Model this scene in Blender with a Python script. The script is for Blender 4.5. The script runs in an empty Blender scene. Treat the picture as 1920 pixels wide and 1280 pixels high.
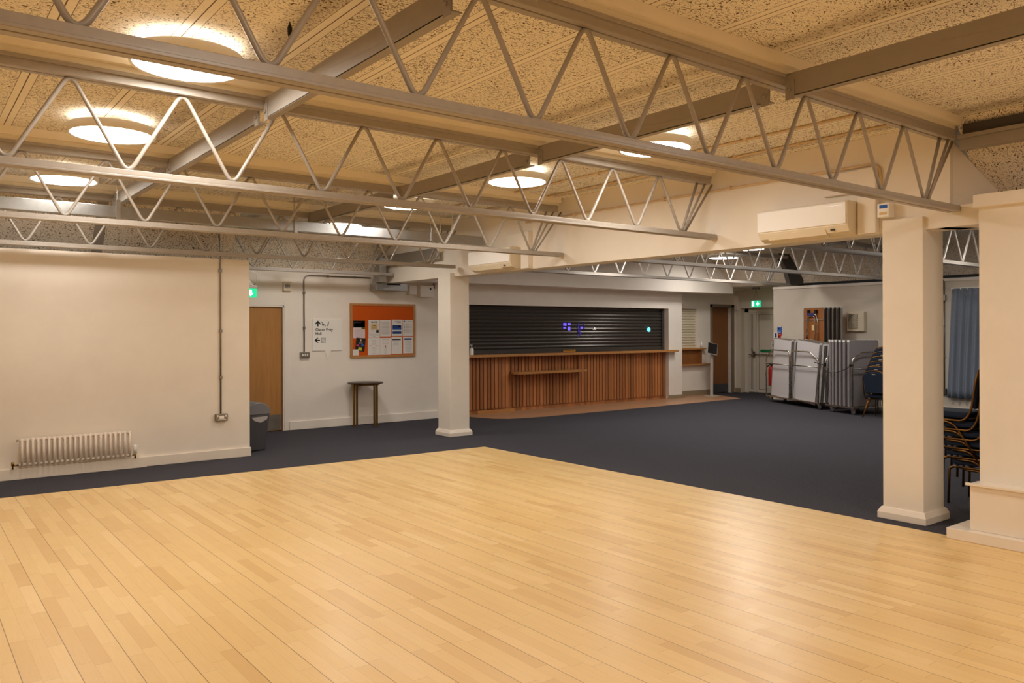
import bpy, bmesh, math, random
from mathutils import Vector, Matrix, Euler
random.seed(7)
C = bpy.context.scene.collection
SC = bpy.context.scene
PI = math.pi

# ------------------------------------------------------------------ camera, world, exposure
FPX, YAW, ROLL, SHIFT = 1498.5, -0.65542, 0.00326, 21.2
cd = bpy.data.cameras.new('camera'); cam = bpy.data.objects.new('camera', cd); C.objects.link(cam)
cd.sensor_width = 36.0; cd.sensor_fit = 'HORIZONTAL'
cd.lens = FPX / 1920 * 36.0
cd.shift_y = -SHIFT / 1920
cd.clip_start = 0.05; cd.clip_end = 100
cam.location = (0, 0, 1.65)
_r = Euler((PI / 2, 0, YAW), 'XYZ').to_matrix() @ Matrix.Rotation(-ROLL, 3, 'Z')
cam.rotation_euler = _r.to_euler('XYZ')
SC.camera = cam
W = bpy.data.worlds.new('world'); SC.world = W; W.use_nodes = True
W.node_tree.nodes['Background'].inputs[0].default_value = (1.0, 0.9, 0.8, 1)
W.node_tree.nodes['Background'].inputs[1].default_value = 0.01
SC.view_settings.view_transform = 'Standard'; SC.view_settings.look = 'None'
SC.view_settings.gamma = 1.0; SC.view_settings.use_curve_mapping = False
SC.view_settings.exposure = 0.0
SC.cycles.max_bounces = 9; SC.cycles.diffuse_bounces = 7; SC.cycles.sample_clamp_indirect = 6.0
SC.cycles.use_denoising = True
LIGHT_COL = (1.0, 0.945, 0.87)
LIGHT_HALL, LIGHT_FAR, LIGHT_TOP = 31.0, 38.0, 5.0

# ------------------------------------------------------------------ materials
def lin(c):
    out = []
    for v in c:
        v /= 255.0
        out.append(v / 12.92 if v <= 0.04045 else ((v + 0.055) / 1.055) ** 2.4)
    return tuple(out)

class NT:
    """small helper round a node tree"""
    def __init__(s, name):
        s.m = bpy.data.materials.new(name); s.m.use_nodes = True
        s.t = s.m.node_tree; s.b = s.t.nodes['Principled BSDF']
    def n(s, typ, **kw):
        nd = s.t.nodes.new(typ)
        for k, v in kw.items():
            if k.startswith('i_'):
                k2 = k[2:]
                nd.inputs[int(k2) if k2.isdigit() else k2.replace('_', ' ')].default_value = v
            else: setattr(nd, k, v)
        return nd
    def l(s, a, b): s.t.links.new(a, b)
    def math(s, op, a, b=None, c=None):
        nd = s.t.nodes.new('ShaderNodeMath'); nd.operation = op
        for i, v in enumerate((a, b, c)):
            if v is None: continue
            if isinstance(v, (int, float)): nd.inputs[i].default_value = v
            else: s.l(v, nd.inputs[i])
        return nd.outputs[0]
    def mix(s, fac, a, b, blend='MIX'):
        nd = s.t.nodes.new('ShaderNodeMix'); nd.data_type = 'RGBA'; nd.blend_type = blend
        for i, v in ((0, fac), (6, a), (7, b)):
            if isinstance(v, (int, float)): nd.inputs[i].default_value = v
            elif isinstance(v, tuple): nd.inputs[i].default_value = (*v[:3], 1)
            else: s.l(v, nd.inputs[i])
        return nd.outputs[2]
    def pos(s, scale=(1, 1, 1)):
        g = s.n('ShaderNodeNewGeometry')
        mp = s.n('ShaderNodeMapping'); mp.inputs['Scale'].default_value = scale
        s.l(g.outputs['Position'], mp.inputs['Vector']); return mp.outputs[0]
    def obj(s, scale=(1, 1, 1)):
        g = s.n('ShaderNodeTexCoord')
        mp = s.n('ShaderNodeMapping'); mp.inputs['Scale'].default_value = scale
        s.l(g.outputs['Object'], mp.inputs['Vector']); return mp.outputs[0]
    def noise(s, vec, scale, detail=2, rough=0.5, dist=0.0):
        nd = s.n('ShaderNodeTexNoise'); s.l(vec, nd.inputs['Vector'])
        nd.inputs['Scale'].default_value = scale; nd.inputs['Detail'].default_value = detail
        nd.inputs['Roughness'].default_value = rough; nd.inputs['Distortion'].default_value = dist
        return nd.outputs['Fac']
    def ramp(s, fac, stops):
        nd = s.n('ShaderNodeValToRGB'); e = nd.color_ramp.elements
        while len(e) < len(stops): e.new(0.5)
        for k, (p, c) in enumerate(stops): e[k].position = p; e[k].color = (*c[:3], 1)
        s.l(fac, nd.inputs[0]); return nd.outputs[0]
    def bump(s, h, strength=0.2, dist=0.01):
        nd = s.n('ShaderNodeBump'); nd.inputs['Strength'].default_value = strength
        nd.inputs['Distance'].default_value = dist; s.l(h, nd.inputs['Height'])
        s.l(nd.outputs[0], s.b.inputs['Normal'])
    def fin(s, col=None, rough=0.5, metal=0.0, spec=0.5):
        if col is not None:
            if isinstance(col, tuple): s.b.inputs['Base Color'].default_value = (*col[:3], 1)
            else: s.l(col, s.b.inputs['Base Color'])
        if isinstance(rough, (int, float)): s.b.inputs['Roughness'].default_value = rough
        else: s.l(rough, s.b.inputs['Roughness'])
        s.b.inputs['Metallic'].default_value = metal
        s.b.inputs['Specular IOR Level'].default_value = spec
        return s.m

def paint(name, rgb, rough=0.55, var=0.06, scale=3.0, bump=0.05, metal=0.0, spec=0.4):
    t = NT(name); c = lin(rgb)
    f = t.noise(t.obj(), scale, 4, 0.6)
    col = t.mix(f, tuple(v * (1 - var) for v in c), tuple(min(1, v * (1 + var)) for v in c))
    if bump: t.bump(t.noise(t.obj(), 180, 2), bump, 0.002)
    return t.fin(col, rough, metal, spec)

def metal(name, rgb, rough=0.35, var=0.12, scale=14):
    t = NT(name); c = lin(rgb)
    f = t.noise(t.obj(), scale, 4, 0.65)
    col = t.mix(f, tuple(v * (1 - var) for v in c), tuple(min(1, v * (1 + var)) for v in c))
    return t.fin(col, t.math('MULTIPLY_ADD', f, 0.2, rough - 0.1), 1.0)

def emit(name, rgb, s):
    t = NT(name); t.b.inputs['Emission Color'].default_value = (*lin(rgb), 1)
    t.b.inputs['Emission Strength'].default_value = s
    return t.fin(lin(rgb), 0.4)

def emit_lin(name, c, s):
    t = NT(name); t.b.inputs['Emission Color'].default_value = (*c, 1)
    t.b.inputs['Emission Strength'].default_value = s
    return t.fin((0.8, 0.8, 0.8), 0.4)

def wood(name, a, b, grain=(1, 1, 12), scale=9, rough=0.45, axis_cells=None):
    """grain stretched along the axis with the small scale value"""
    t = NT(name)
    f = t.noise(t.obj(grain), scale, 5, 0.62, 0.6)
    f2 = t.noise(t.obj(tuple(g * 0.35 for g in grain)), scale, 2)
    col = t.mix(t.math('MULTIPLY_ADD', f, 0.75, t.math('MULTIPLY', f2, 0.25)), lin(a), lin(b))
    if axis_cells:
        ax, pitch, lo, hi = axis_cells
        sep = t.n('ShaderNodeSeparateXYZ'); t.l(t.pos(), sep.inputs[0])
        cell = t.math('FLOOR', t.math('DIVIDE', sep.outputs[ax], pitch))
        wn = t.n('ShaderNodeTexWhiteNoise', noise_dimensions='1D'); t.l(cell, wn.inputs['W'])
        g = t.math('MULTIPLY_ADD', wn.outputs[0], hi - lo, lo)
        cc = t.n('ShaderNodeCombineColor')
        for i in range(3): t.l(g, cc.inputs[i])
        col = t.mix(1.0, col, cc.outputs[0], 'MULTIPLY')
    return t.fin(col, rough)

def mat_dance_floor():
    t = NT('maple_strip_floor')
    sep = t.n('ShaderNodeSeparateXYZ'); t.l(t.pos(), sep.inputs[0])
    x, y = sep.outputs[0], sep.outputs[1]
    sx = t.math('DIVIDE', x, 0.0767); i = t.math('FLOOR', sx); fx = t.math('FRACT', sx)
    wn = t.n('ShaderNodeTexWhiteNoise', noise_dimensions='1D'); t.l(i, wn.inputs['W'])
    sy = t.math('ADD', t.math('DIVIDE', y, 0.62), t.math('MULTIPLY', wn.outputs[0], 17.3))
    j = t.math('FLOOR', sy); fy = t.math('FRACT', sy)
    cmb = t.n('ShaderNodeCombineXYZ'); t.l(i, cmb.inputs[0]); t.l(j, cmb.inputs[1])
    w2 = t.n('ShaderNodeTexWhiteNoise', noise_dimensions='3D'); t.l(cmb.outputs[0], w2.inputs['Vector'])
    base = t.ramp(w2.outputs[0], [(0.0, lin((226, 187, 124))), (0.25, lin((235, 199, 136))), (0.8, lin((239, 205, 142))), (1.0, lin((243, 210, 151)))])
    g = t.noise(t.pos((26, 1.6, 1)), 3.0, 5, 0.65, 0.4)
    col = t.mix(t.math('MULTIPLY', t.math('SUBTRACT', g, 0.42), 0.5), base, lin((208, 160, 98)))
    # fine joints between strips, stronger joints at every third one
    e1 = t.math('GREATER_THAN', t.math('ABSOLUTE', t.math('SUBTRACT', fx, 0.5)), 0.487)
    px = t.math('FRACT', t.math('DIVIDE', x, 0.0767 * 3))
    e2 = t.math('GREATER_THAN', t.math('ABSOLUTE', t.math('SUBTRACT', px, 0.5)), 0.4915)
    e3 = t.math('GREATER_THAN', t.math('ABSOLUTE', t.math('SUBTRACT', fy, 0.5)), 0.4975)
    col = t.mix(t.math('MULTIPLY', e1, 0.22), col, lin((150, 100, 52)))
    col = t.mix(t.math('MULTIPLY', e3, 0.3), col, lin((130, 84, 44)))
    col = t.mix(t.math('MULTIPLY', e2, 0.72), col, lin((104, 66, 36)))
    sc = t.noise(t.pos((3, 3, 1)), 2.2, 4, 0.6)
    t.b.inputs['Coat Weight'].default_value = 0.12; t.b.inputs['Coat Roughness'].default_value = 0.22
    return t.fin(col, t.math('MULTIPLY_ADD', sc, 0.22, 0.27), 0, 0.45)

def mat_carpet():
    t = NT('dark_blue_carpet')
    p = t.pos()
    f = t.noise(p, 130, 2, 0.6); f2 = t.noise(p, 2.0, 3); f3 = t.noise(p, 38, 1)
    col = t.ramp(f, [(0.3, lin((42, 42, 47))), (0.52, lin((72, 71, 77))), (0.75, lin((116, 114, 122)))])
    col = t.mix(t.math('MULTIPLY', f3, 0.5), col, lin((60, 59, 68)))
    col = t.mix(t.math('MULTIPLY', f2, 0.25), col, lin((56, 55, 60)))
    t.bump(f, 0.4, 0.004)
    return t.fin(col, 0.95, 0, 0.1)

def mat_strawboard(name, base, dark, strips=True, ymid=True):
    """cream painted strand board with dark flecks, flat cover strips every 0.61 m"""
    t = NT(name)
    p = t.pos()
    w = t.n('ShaderNodeTexNoise'); t.l(p, w.inputs['Vector']); w.inputs['Scale'].default_value = 22
    wv = t.n('ShaderNodeVectorMath', operation='MULTIPLY_ADD'); t.l(w.outputs['Color'], wv.inputs[0])
    wv.inputs[1].default_value = (0.05, 0.05, 0.05); t.l(p, wv.inputs[2])
    n1 = t.n('ShaderNodeTexNoise'); t.l(wv.outputs[0], n1.inputs['Vector'])
    n1.inputs['Scale'].default_value = 84; n1.inputs['Detail'].default_value = 1.5; n1.inputs['Roughness'].default_value = 0.55
    mp = t.n('ShaderNodeMapping'); mp.inputs['Scale'].default_value = (0.45, 1.6, 1); mp.inputs['Rotation'].default_value = (0, 0, 0.7)
    t.l(wv.outputs[0], mp.inputs[0])
    n2 = t.n('ShaderNodeTexNoise'); t.l(mp.outputs[0], n2.inputs['Vector']); n2.inputs['Scale'].default_value = 84; n2.inputs['Detail'].default_value = 1.5
    big = t.noise(p, 1.7, 3)
    th = t.math('MULTIPLY_ADD', big, -0.10, 0.655)
    a = t.math('MULTIPLY', t.math('SUBTRACT', n1.outputs['Fac'], th), 22); a = t.math('MINIMUM', t.math('MAXIMUM', a, 0), 1)
    b = t.math('MULTIPLY', t.math('SUBTRACT', n2.outputs['Fac'], th), 22); b = t.math('MINIMUM', t.math('MAXIMUM', b, 0), 1)
    fl = t.math('MAXIMUM', a, b)
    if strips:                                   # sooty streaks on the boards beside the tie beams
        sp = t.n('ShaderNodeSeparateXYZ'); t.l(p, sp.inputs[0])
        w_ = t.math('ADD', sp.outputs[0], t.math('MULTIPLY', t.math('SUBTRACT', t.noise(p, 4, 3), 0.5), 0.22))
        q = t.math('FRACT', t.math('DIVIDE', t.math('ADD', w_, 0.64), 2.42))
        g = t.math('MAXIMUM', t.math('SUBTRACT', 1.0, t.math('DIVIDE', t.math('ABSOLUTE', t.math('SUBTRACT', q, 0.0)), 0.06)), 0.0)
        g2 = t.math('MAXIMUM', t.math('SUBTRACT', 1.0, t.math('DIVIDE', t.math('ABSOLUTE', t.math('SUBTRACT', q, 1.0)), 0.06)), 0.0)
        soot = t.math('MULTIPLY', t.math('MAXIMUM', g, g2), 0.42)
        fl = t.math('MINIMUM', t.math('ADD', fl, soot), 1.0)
    tone = t.noise(p, 30, 2)
    bc = t.mix(tone, tuple(v * 0.88 for v in lin(base)), lin(base))
    if strips:
        sep = t.n('ShaderNodeSeparateXYZ'); t.l(p, sep.inputs[0])
        u = t.math('FRACT', t.math('DIVIDE', t.math('ADD', sep.outputs[0], 0.215), 0.61))
        d = t.math('ABSOLUTE', t.math('SUBTRACT', u, 0.5))          # 0 at the strip centre
        inside = t.math('LESS_THAN', d, 0.085)
        line = t.math('MAXIMUM', t.math('LESS_THAN', d, 0.006), t.math('MULTIPLY', t.math('GREATER_THAN', d, 0.079), inside))
        fl = t.math('MULTIPLY', fl, t.math('SUBTRACT', 1.0, inside))
        v = t.math('FRACT', t.math('DIVIDE', t.math('ADD', sep.outputs[1], 1.90), 2.443))
        dv = t.math('ABSOLUTE', t.math('SUBTRACT', v, 0.99))
        line = t.math('MAXIMUM', line, t.math('LESS_THAN', dv, 0.0055))
        fl = t.math('MAXIMUM', fl, t.math('MULTIPLY', line, 0.9))
    col = t.mix(fl, bc, lin(dark))
    return t.fin(col, 0.85, 0, 0.2)

M = {}
M['cream'] = paint('cream_wall_paint', (238, 230, 218), 0.6)
M['white_wall'] = paint('off_white_wall_paint', (242, 234, 224), 0.6)
M['grey_wall'] = paint('pale_grey_wall_paint', (216, 206, 192), 0.6)
M['gloss_cream'] = paint('cream_gloss_paint', (238, 228, 214), 0.3)
M['floor'] = mat_dance_floor()
M['carpet'] = mat_carpet()
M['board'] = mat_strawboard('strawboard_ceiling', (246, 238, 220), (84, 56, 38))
M['board_plain'] = mat_strawboard('strawboard_slope', (244, 232, 212), (92, 70, 52), strips=False)
M['batten'] = paint('cream_batten_paint', (244, 234, 212), 0.6)
M['steel'] = paint('taupe_steel_paint', (164, 155, 144), 0.36, 0.14, 25, 0.08, 0.0, 0.6)
M['steel_grey'] = paint('grey_steel_paint', (168, 160, 152), 0.35, 0.14, 25, 0.08, 0.0, 0.6)
M['steel_tie'] = paint('brown_tie_paint', (156, 148, 138), 0.5, 0.08, 12)
M['galv'] = metal('galvanised_steel', (176, 176, 174), 0.38, 0.16, 22)
M['conduit'] = metal('conduit_steel', (150, 143, 134), 0.42)
M['conduit_cream'] = paint('painted_conduit', (222, 196, 158), 0.45)
M['chrome'] = metal('brushed_chrome', (196, 190, 180), 0.28, 0.06)
M['silver'] = paint('silver_stand_paint', (206, 200, 192), 0.35, 0.03, 6, 0.0)
M['alu'] = metal('anodised_aluminium', (186, 182, 176), 0.4, 0.05)
M['gold'] = metal('bronze_chair_tube', (128, 92, 52), 0.38, 0.1)
M['brass'] = metal('brass_leg', (150, 116, 62), 0.4, 0.08)
M['navy'] = paint('navy_upholstery', (30, 41, 60), 0.9, 0.25, 90, 0.15)
M['dark_plastic'] = paint('dark_grey_plastic', (74, 75, 80), 0.45, 0.08, 8, 0.0)
M['grey_plastic'] = paint('mid_grey_plastic', (116, 118, 124), 0.4, 0.05, 8, 0.0)
M['black'] = paint('black_plastic', (22, 21, 22), 0.45, 0.1, 10, 0.0)
M['white_plastic'] = paint('white_plastic', (246, 243, 238), 0.35, 0.02, 4, 0.0)
M['ivory'] = paint('ivory_plastic', (232, 220, 196), 0.4, 0.02, 4, 0.0)
M['white_upvc'] = paint('white_door_paint', (214, 206, 192), 0.4, 0.03, 4, 0.0)
M['radiator'] = paint('radiator_enamel', (240, 228, 214), 0.3, 0.02, 4, 0.0)
M['oak_door'] = wood('oak_door_veneer', (150, 98, 44), (206, 150, 84), (7, 7, 0.55), 3.2)
M['oak_dark'] = wood('dark_oak_veneer', (110, 66, 28), (158, 102, 52), (7, 7, 0.55), 3.2)
M['oak_frame'] = wood('oak_frame', (160, 106, 52), (206, 152, 88), (3, 3, 3), 6)
M['slat'] = wood('cedar_slats', (156, 94, 50), (206, 138, 82), (6, 6, 0.5), 4, 0.5, (0, 0.09, 0.62, 1.15))
M['worktop'] = wood('oak_worktop', (156, 100, 48), (206, 148, 84), (0.5, 6, 6), 4)
M['laminate'] = wood('wood_plank_vinyl', (158, 116, 84), (204, 160, 124), (0.5, 6, 1), 3.0, 0.4, (1, 0.14, 0.85, 1.1))
M['tabletop_wood'] = wood('brown_hardboard', (132, 78, 34), (172, 106, 52), (4, 4, 1), 2.0, 0.5)
M['dark_top'] = wood('dark_walnut_top', (44, 28, 22), (70, 48, 36), (1, 6, 6), 4, 0.3)
M['grey_lam'] = paint('pale_grey_laminate', (206, 202, 204), 0.5, 0.04, 60, 0.0)
M['mid_lam'] = paint('mid_grey_laminate', (140, 134, 136), 0.5, 0.05, 60, 0.0)
M['edge_dark'] = paint('dark_table_edge', (40, 26, 22), 0.5, 0.1, 10, 0)
M['shutter'] = paint('charcoal_shutter', (80, 76, 73), 0.3, 0.06, 5, 0.0, 0.5)
M['shutter_cream'] = paint('cream_shutter', (222, 212, 188), 0.4, 0.03, 5, 0.0)
M['orange'] = paint('orange_felt', (206, 88, 14), 0.95, 0.08, 60, 0.1)
M['paper'] = paint('white_paper', (232, 228, 224), 0.7, 0.02, 20, 0)
M['paper_pink'] = paint('pale_pink_paper', (234, 214, 218), 0.7, 0.04, 60, 0)
M['ink'] = paint('black_ink', (26, 24, 26), 0.6, 0.02, 4, 0)
M['ink_grey'] = paint('grey_ink', (150, 146, 150), 0.7, 0.02, 4, 0)
M['blue'] = paint('blue_print', (38, 98, 190), 0.6, 0.08, 30, 0)
M['navy_print'] = paint('navy_print', (30, 66, 130), 0.6, 0.08, 30, 0)
M['red'] = paint('red_enamel', (176, 30, 26), 0.35, 0.05, 8, 0)
M['yellow'] = paint('yellow_print', (206, 190, 40), 0.6, 0.05, 20, 0)
M['amber'] = paint('amber_sticker', (216, 150, 20), 0.6, 0.05, 20, 0)
M['pink'] = paint('pink_print', (206, 60, 120), 0.6, 0.05, 20, 0)
M['foliage_print'] = paint('green_photo_print', (84, 104, 32), 0.6, 0.6, 90, 0)
M['green'] = paint('green_sign', (16, 120, 74), 0.5, 0.03, 8, 0)
M['cream_label'] = paint('cream_label', (226, 198, 142), 0.7, 0.03, 30, 0)
M['curtain'] = paint('blue_grey_curtain', (132, 142, 158), 0.9, 0.22, 60, 0.1)
M['purple'] = paint('purple_cloth', (62, 56, 110), 0.9, 0.1, 30, 0)
M['bag'] = paint('clear_bin_liner', (176, 172, 172), 0.25, 0.2, 40, 0.3)
M['scuffed'] = metal('scuffed_kick_plate', (150, 146, 140), 0.45, 0.3, 8)
M['taupe_skirt'] = paint('taupe_skirting', (152, 136, 112), 0.4)
M['taupe_frame'] = paint('taupe_door_frame', (136, 120, 98), 0.4)
M['dark_steel'] = paint('dark_roof_steel', (74, 70, 66), 0.5)
M['screen'] = paint('tablet_screen', (30, 28, 28), 0.15, 0.05, 4, 0)
M['glow'] = emit_lin('light_diffuser', LIGHT_COL, LIGHT_HALL)
M['glow_far'] = emit_lin('light_diffuser_far', LIGHT_COL, LIGHT_FAR)
M['glow_top'] = emit_lin('light_uplight_band', (1.0, 0.93, 0.84), LIGHT_TOP)
M['exit_glow'] = emit('exit_sign_green', (20, 205, 140), 0.9)
M['exit_white'] = emit('exit_sign_white', (225, 255, 245), 1.5)
M['led_violet'] = emit('violet_display', (120, 100, 255), 0.9)
M['led_blue'] = emit('blue_display', (60, 50, 200), 0.4)
M['led_cyan'] = emit('cyan_display', (130, 235, 240), 0.8)
M['led_white'] = emit('white_display', (220, 215, 205), 0.8)

# ------------------------------------------------------------------ mesh builders
class MB:
    def __init__(s): s.v = []; s.f = []; s.sm = []
    def quadmesh(s, verts, faces, smooth=False):
        o = len(s.v); s.v += [tuple(v) for v in verts]
        for f in faces: s.f.append([o + i for i in f]); s.sm.append(smooth)
        return s
    def box(s, x0, x1, y0, y1, z0, z1, T=None):
        v = [Vector(p) for p in ((x0, y0, z0), (x1, y0, z0), (x1, y1, z0), (x0, y1, z0), (x0, y0, z1), (x1, y0, z1), (x1, y1, z1), (x0, y1, z1))]
        if T is not None: v = [T @ p for p in v]
        return s.quadmesh(v, [(3, 2, 1, 0), (4, 5, 6, 7), (0, 1, 5, 4), (1, 2, 6, 5), (2, 3, 7, 6), (3, 0, 4, 7)])
    def prism(s, poly, a0, a1, axis='y', T=None, smooth=False):
        """polygon in the two other axes, extruded along axis"""
        def P(p, a):
            if axis == 'y': q = Vector((p[0], a, p[1]))
            elif axis == 'x': q = Vector((a, p[0], p[1]))
            else: q = Vector((p[0], p[1], a))
            return T @ q if T is not None else q
        n = len(poly); v = [P(p, a0) for p in poly] + [P(p, a1) for p in poly]
        s.quadmesh(v, [tuple(range(n - 1, -1, -1)), tuple(range(n, 2 * n))])
        s.quadmesh(v, [(i, (i + 1) % n, (i + 1) % n + n, i + n) for i in range(n)], smooth)
        return s
    def tube(s, pts, r, seg=8, closed=False, T=None):
        pts = [Vector(p) for p in pts]
        if T is not None: pts = [T @ p for p in pts]
        n = len(pts); rings = []
        prev = None
        for i in range(n):
            a = pts[i - 1] if (i > 0 or closed) else pts[i]; b = pts[(i + 1) % n] if (i < n - 1 or closed) else pts[i]
            t = (b - a).normalized()
            if prev is None:
                up = Vector((0, 0, 1)) if abs(t.z) < 0.9 else Vector((1, 0, 0))
                u = t.cross(up).normalized()
            else:
                u = (prev - t * prev.dot(t)).normalized()
            prev = u; w = t.cross(u)
            rings.append([pts[i] + (u * math.cos(2 * PI * k / seg) + w * math.sin(2 * PI * k / seg)) * r for k in range(seg)])
        v = [p for ring in rings for p in ring]; f = []
        m = n if closed else n - 1
        for i in range(m):
            for k in range(seg):
                j = (i + 1) % n
                f.append((i * seg + k, i * seg + (k + 1) % seg, j * seg + (k + 1) % seg, j * seg + k))
        s.quadmesh(v, f, True)
        if not closed:
            s.quadmesh(rings[0], [tuple(range(seg - 1, -1, -1))]); s.quadmesh(rings[-1], [tuple(range(seg))])
        return s
    def lathe(s, prof, c=(0, 0, 0), seg=40, axis='z', smooth=True, T=None):
        """prof: list of (radius, height); closed by poles when radius is 0"""
        v = []; f = []; n = len(prof)
        for (r, h) in prof:
            for k in range(seg):
                a = 2 * PI * k / seg
                if axis == 'z': p = Vector((c[0] + r * math.cos(a), c[1] + r * math.sin(a), c[2] + h))
                elif axis == 'y': p = Vector((c[0] + r * math.cos(a), c[1] + h, c[2] + r * math.sin(a)))
                else: p = Vector((c[0] + h, c[1] + r * math.cos(a), c[2] + r * math.sin(a)))
                v.append(T @ p if T is not None else p)
        for i in range(n - 1):
            for k in range(seg):
                f.append((i * seg + k, i * seg + (k + 1) % seg, (i + 1) * seg + (k + 1) % seg, (i + 1) * seg + k))
        s.quadmesh(v, f, smooth)
        return s
    def build(s, name, mat, parent=None, bevel=0.0, origin=None, seg=2):
        me = bpy.data.meshes.new(name)
        o_ = Vector(origin) if origin is not None else Vector((0, 0, 0))
        me.from_pydata([tuple(Vector(v) - o_) for v in s.v], [], s.f)
        me.polygons.foreach_set('use_smooth', s.sm)
        bm = bmesh.new(); bm.from_mesh(me); bmesh.ops.remove_doubles(bm, verts=bm.verts, dist=1e-5)
        bmesh.ops.recalc_face_normals(bm, faces=bm.faces); bm.to_mesh(me); bm.free(); me.update()
        me.materials.append(mat)
        o = bpy.data.objects.new(name, me); C.objects.link(o); o.location = o_
        if parent is not None: o.parent = parent
        if bevel:
            md = o.modifiers.new('bevel', 'BEVEL'); md.width = bevel; md.segments = seg; md.limit_method = 'ANGLE'; md.angle_limit = 0.7
        return o

def fillet(pts, r, n=5):
    pts = [Vector(p) for p in pts]; out = [pts[0]]
    for i in range(1, len(pts) - 1):
        a, b, c = pts[i - 1], pts[i], pts[i + 1]
        d1 = (a - b); d2 = (c - b); l = min(r, d1.length * 0.48, d2.length * 0.48)
        p1 = b + d1.normalized() * l; p2 = b + d2.normalized() * l
        for k in range(n + 1):
            t = k / n; out.append(p1 * (1 - t) ** 2 + b * 2 * t * (1 - t) + p2 * t ** 2)
    out.append(pts[-1]); return out

def tag(o, label, cat=None, group=None, kind=None):
    o['label'] = label
    if cat: o['category'] = cat
    if group: o['group'] = group
    if kind: o['kind'] = kind
    return o
def thing(name, label, cat, loc=(0, 0, 0), rotz=0.0, group=None):
    o = bpy.data.objects.new(name, None); C.objects.link(o)
    o.location = loc; o.rotation_euler = (0, 0, rotz); o.empty_display_size = 0.2
    return tag(o, label, cat, group)
def struct(o, label, cat): return tag(o, label, cat, None, 'structure')
def dup(root, loc, rotz, label, group=None):
    r = root.copy(); C.objects.link(r); r.location = loc; r.rotation_euler = (0, 0, rotz); r['label'] = label
    if group: r['group'] = group
    for ch in list(root.children):
        c = ch.copy(); C.objects.link(c); c.parent = r
        for g in list(ch.children):
            d = g.copy(); C.objects.link(d); d.parent = c
    return r
def glyphs(text, size, mat, parent, T, name='lettering', bold=0.0, align='LEFT', spacing=1.0):
    cu = bpy.data.curves.new('t', 'FONT'); cu.body = text; cu.size = size; cu.extrude = 0.0008; cu.offset = bold; cu.align_x = align
    cu.space_line = spacing; cu.resolution_u = 4
    ob = bpy.data.objects.new('t', cu); C.objects.link(ob)
    dg = bpy.context.evaluated_depsgraph_get(); dg.update()
    me = bpy.data.meshes.new_from_object(ob.evaluated_get(dg))
    bpy.data.objects.remove(ob); me.name = name
    me.transform(T); me.materials.clear(); me.materials.append(mat)
    o = bpy.data.objects.new(name, me); C.objects.link(o)
    if parent is not None: o.parent = parent
    return o
def wall_T(x, y, z):      # text plane facing -Y
    return Matrix.Translation((x, y, z)) @ Matrix.Rotation(PI / 2, 4, 'X')

# ------------------------------------------------------------------ the setting: floors, walls, ceilings
ZC = 3.36
struct(MB().box(-5.2, 18.0, -4.2, 13.6, -0.12, 0.0).build('floor', M['carpet']), 'dark blue carpet floor round the wooden dance floor', 'floor')
struct(MB().prism([(-5, -4), (6.63, -4), (6.625, 2.94), (6.57, 9.195), (0.8, 9.35), (-5, 9.50)], 0.0005, 0.006, 'z').build('floor_dance', M['floor']),
       'pale maple strip dance floor filling the foreground', 'floor')
lam = [(8.62, 12.86), (8.64, 12.5), (8.68, 12.3), (8.80, 12.02), (9.0, 11.84), (9.3, 11.75), (9.8, 11.70), (12.4, 11.70), (15.94, 11.80), (16.45, 13.1), (8.62, 13.1)]
struct(MB().prism(lam, 0.0005, 0.007, 'z').build('floor_bar', M['laminate']), 'strip of brown wood-plank flooring in front of the bar', 'floor')

def wall(name, label, x0, x1, y0, y1, z0, z1, m): return struct(MB().box(x0, x1, y0, y1, z0, z1).build(name, m), label, 'wall')
wall('wall_left', 'cream partition wall with radiator at the left, lower than the ceiling', -5, 3.69, 10.5, 10.62, 0, 2.585, M['cream'])
wall('wall_west', 'cream hall wall out of frame to the left', -5.2, -5.0, -4.2, 13.6, 0, ZC + .05, M['cream'])
wall('wall_south', 'cream hall wall behind the camera', -5.0, 18.0, -4.2, -4.0, 0, ZC + .05, M['cream'])
# noticeboard wall
mb = MB()
mb.box(-5, 4.20, 12.80, 12.92, 0, 2.66); mb.box(4.20, 5.05, 12.80, 12.92, 2.05, 2.66); mb.box(5.05, 8.62, 12.80, 12.92, 0, 2.66)
mb.box(7.0, 8.62, 12.80, 12.92, 2.66, ZC)
struct(mb.build('wall_back', M['white_wall']), 'off-white back wall carrying the noticeboard and wooden door', 'wall')
wall('wall_bar', 'off-white wall above the long bar shutter', 8.62, 14.54, 12.80, 13.05, 2.15, ZC, M['white_wall'])
wall('wall_bar', 'off-white column of wall right of the long bar shutter', 14.54, 15.02, 12.80, 13.22, 0, ZC, M['white_wall'])
mb = MB()
mb.box(15.02, 15.22, 13.10, 13.30, 0, 2.7); mb.box(15.22, 15.95, 13.10, 13.30, 2.165, 2.7); mb.box(15.22, 15.95, 13.10, 13.30, 0, 1.15)
mb.box(15.95, 16.53, 13.10, 13.30, 0, 2.7); mb.box(16.53, 17.30, 13.10, 13.30, 2.22, 2.7); mb.box(17.30, 17.7, 13.10, 13.30, 0, 2.7)
struct(mb.build('wall_hatch', M['white_wall']), 'short off-white wall with the small hatch beyond the bar', 'wall')
mb = MB()
mb.box(17.50, 17.75, 12.93, 13.10, 0, 2.7); mb.box(17.50, 17.75, 11.2, 12.93, 2.2, 2.7); mb.box(17.70, 17.85, 11.2, 13.3, 0, 2.7)
struct(mb.build('wall_exit', M['grey_wall']), 'grey-white end wall round the exit door', 'wall')
mb = MB(); mb.box(16.40, 17.85, 1.4, 11.2, 0, 2.64)
struct(mb.build('wall_far', M['grey_wall']), 'grey-white end wall behind the stacked tables and curtain', 'wall')
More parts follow.
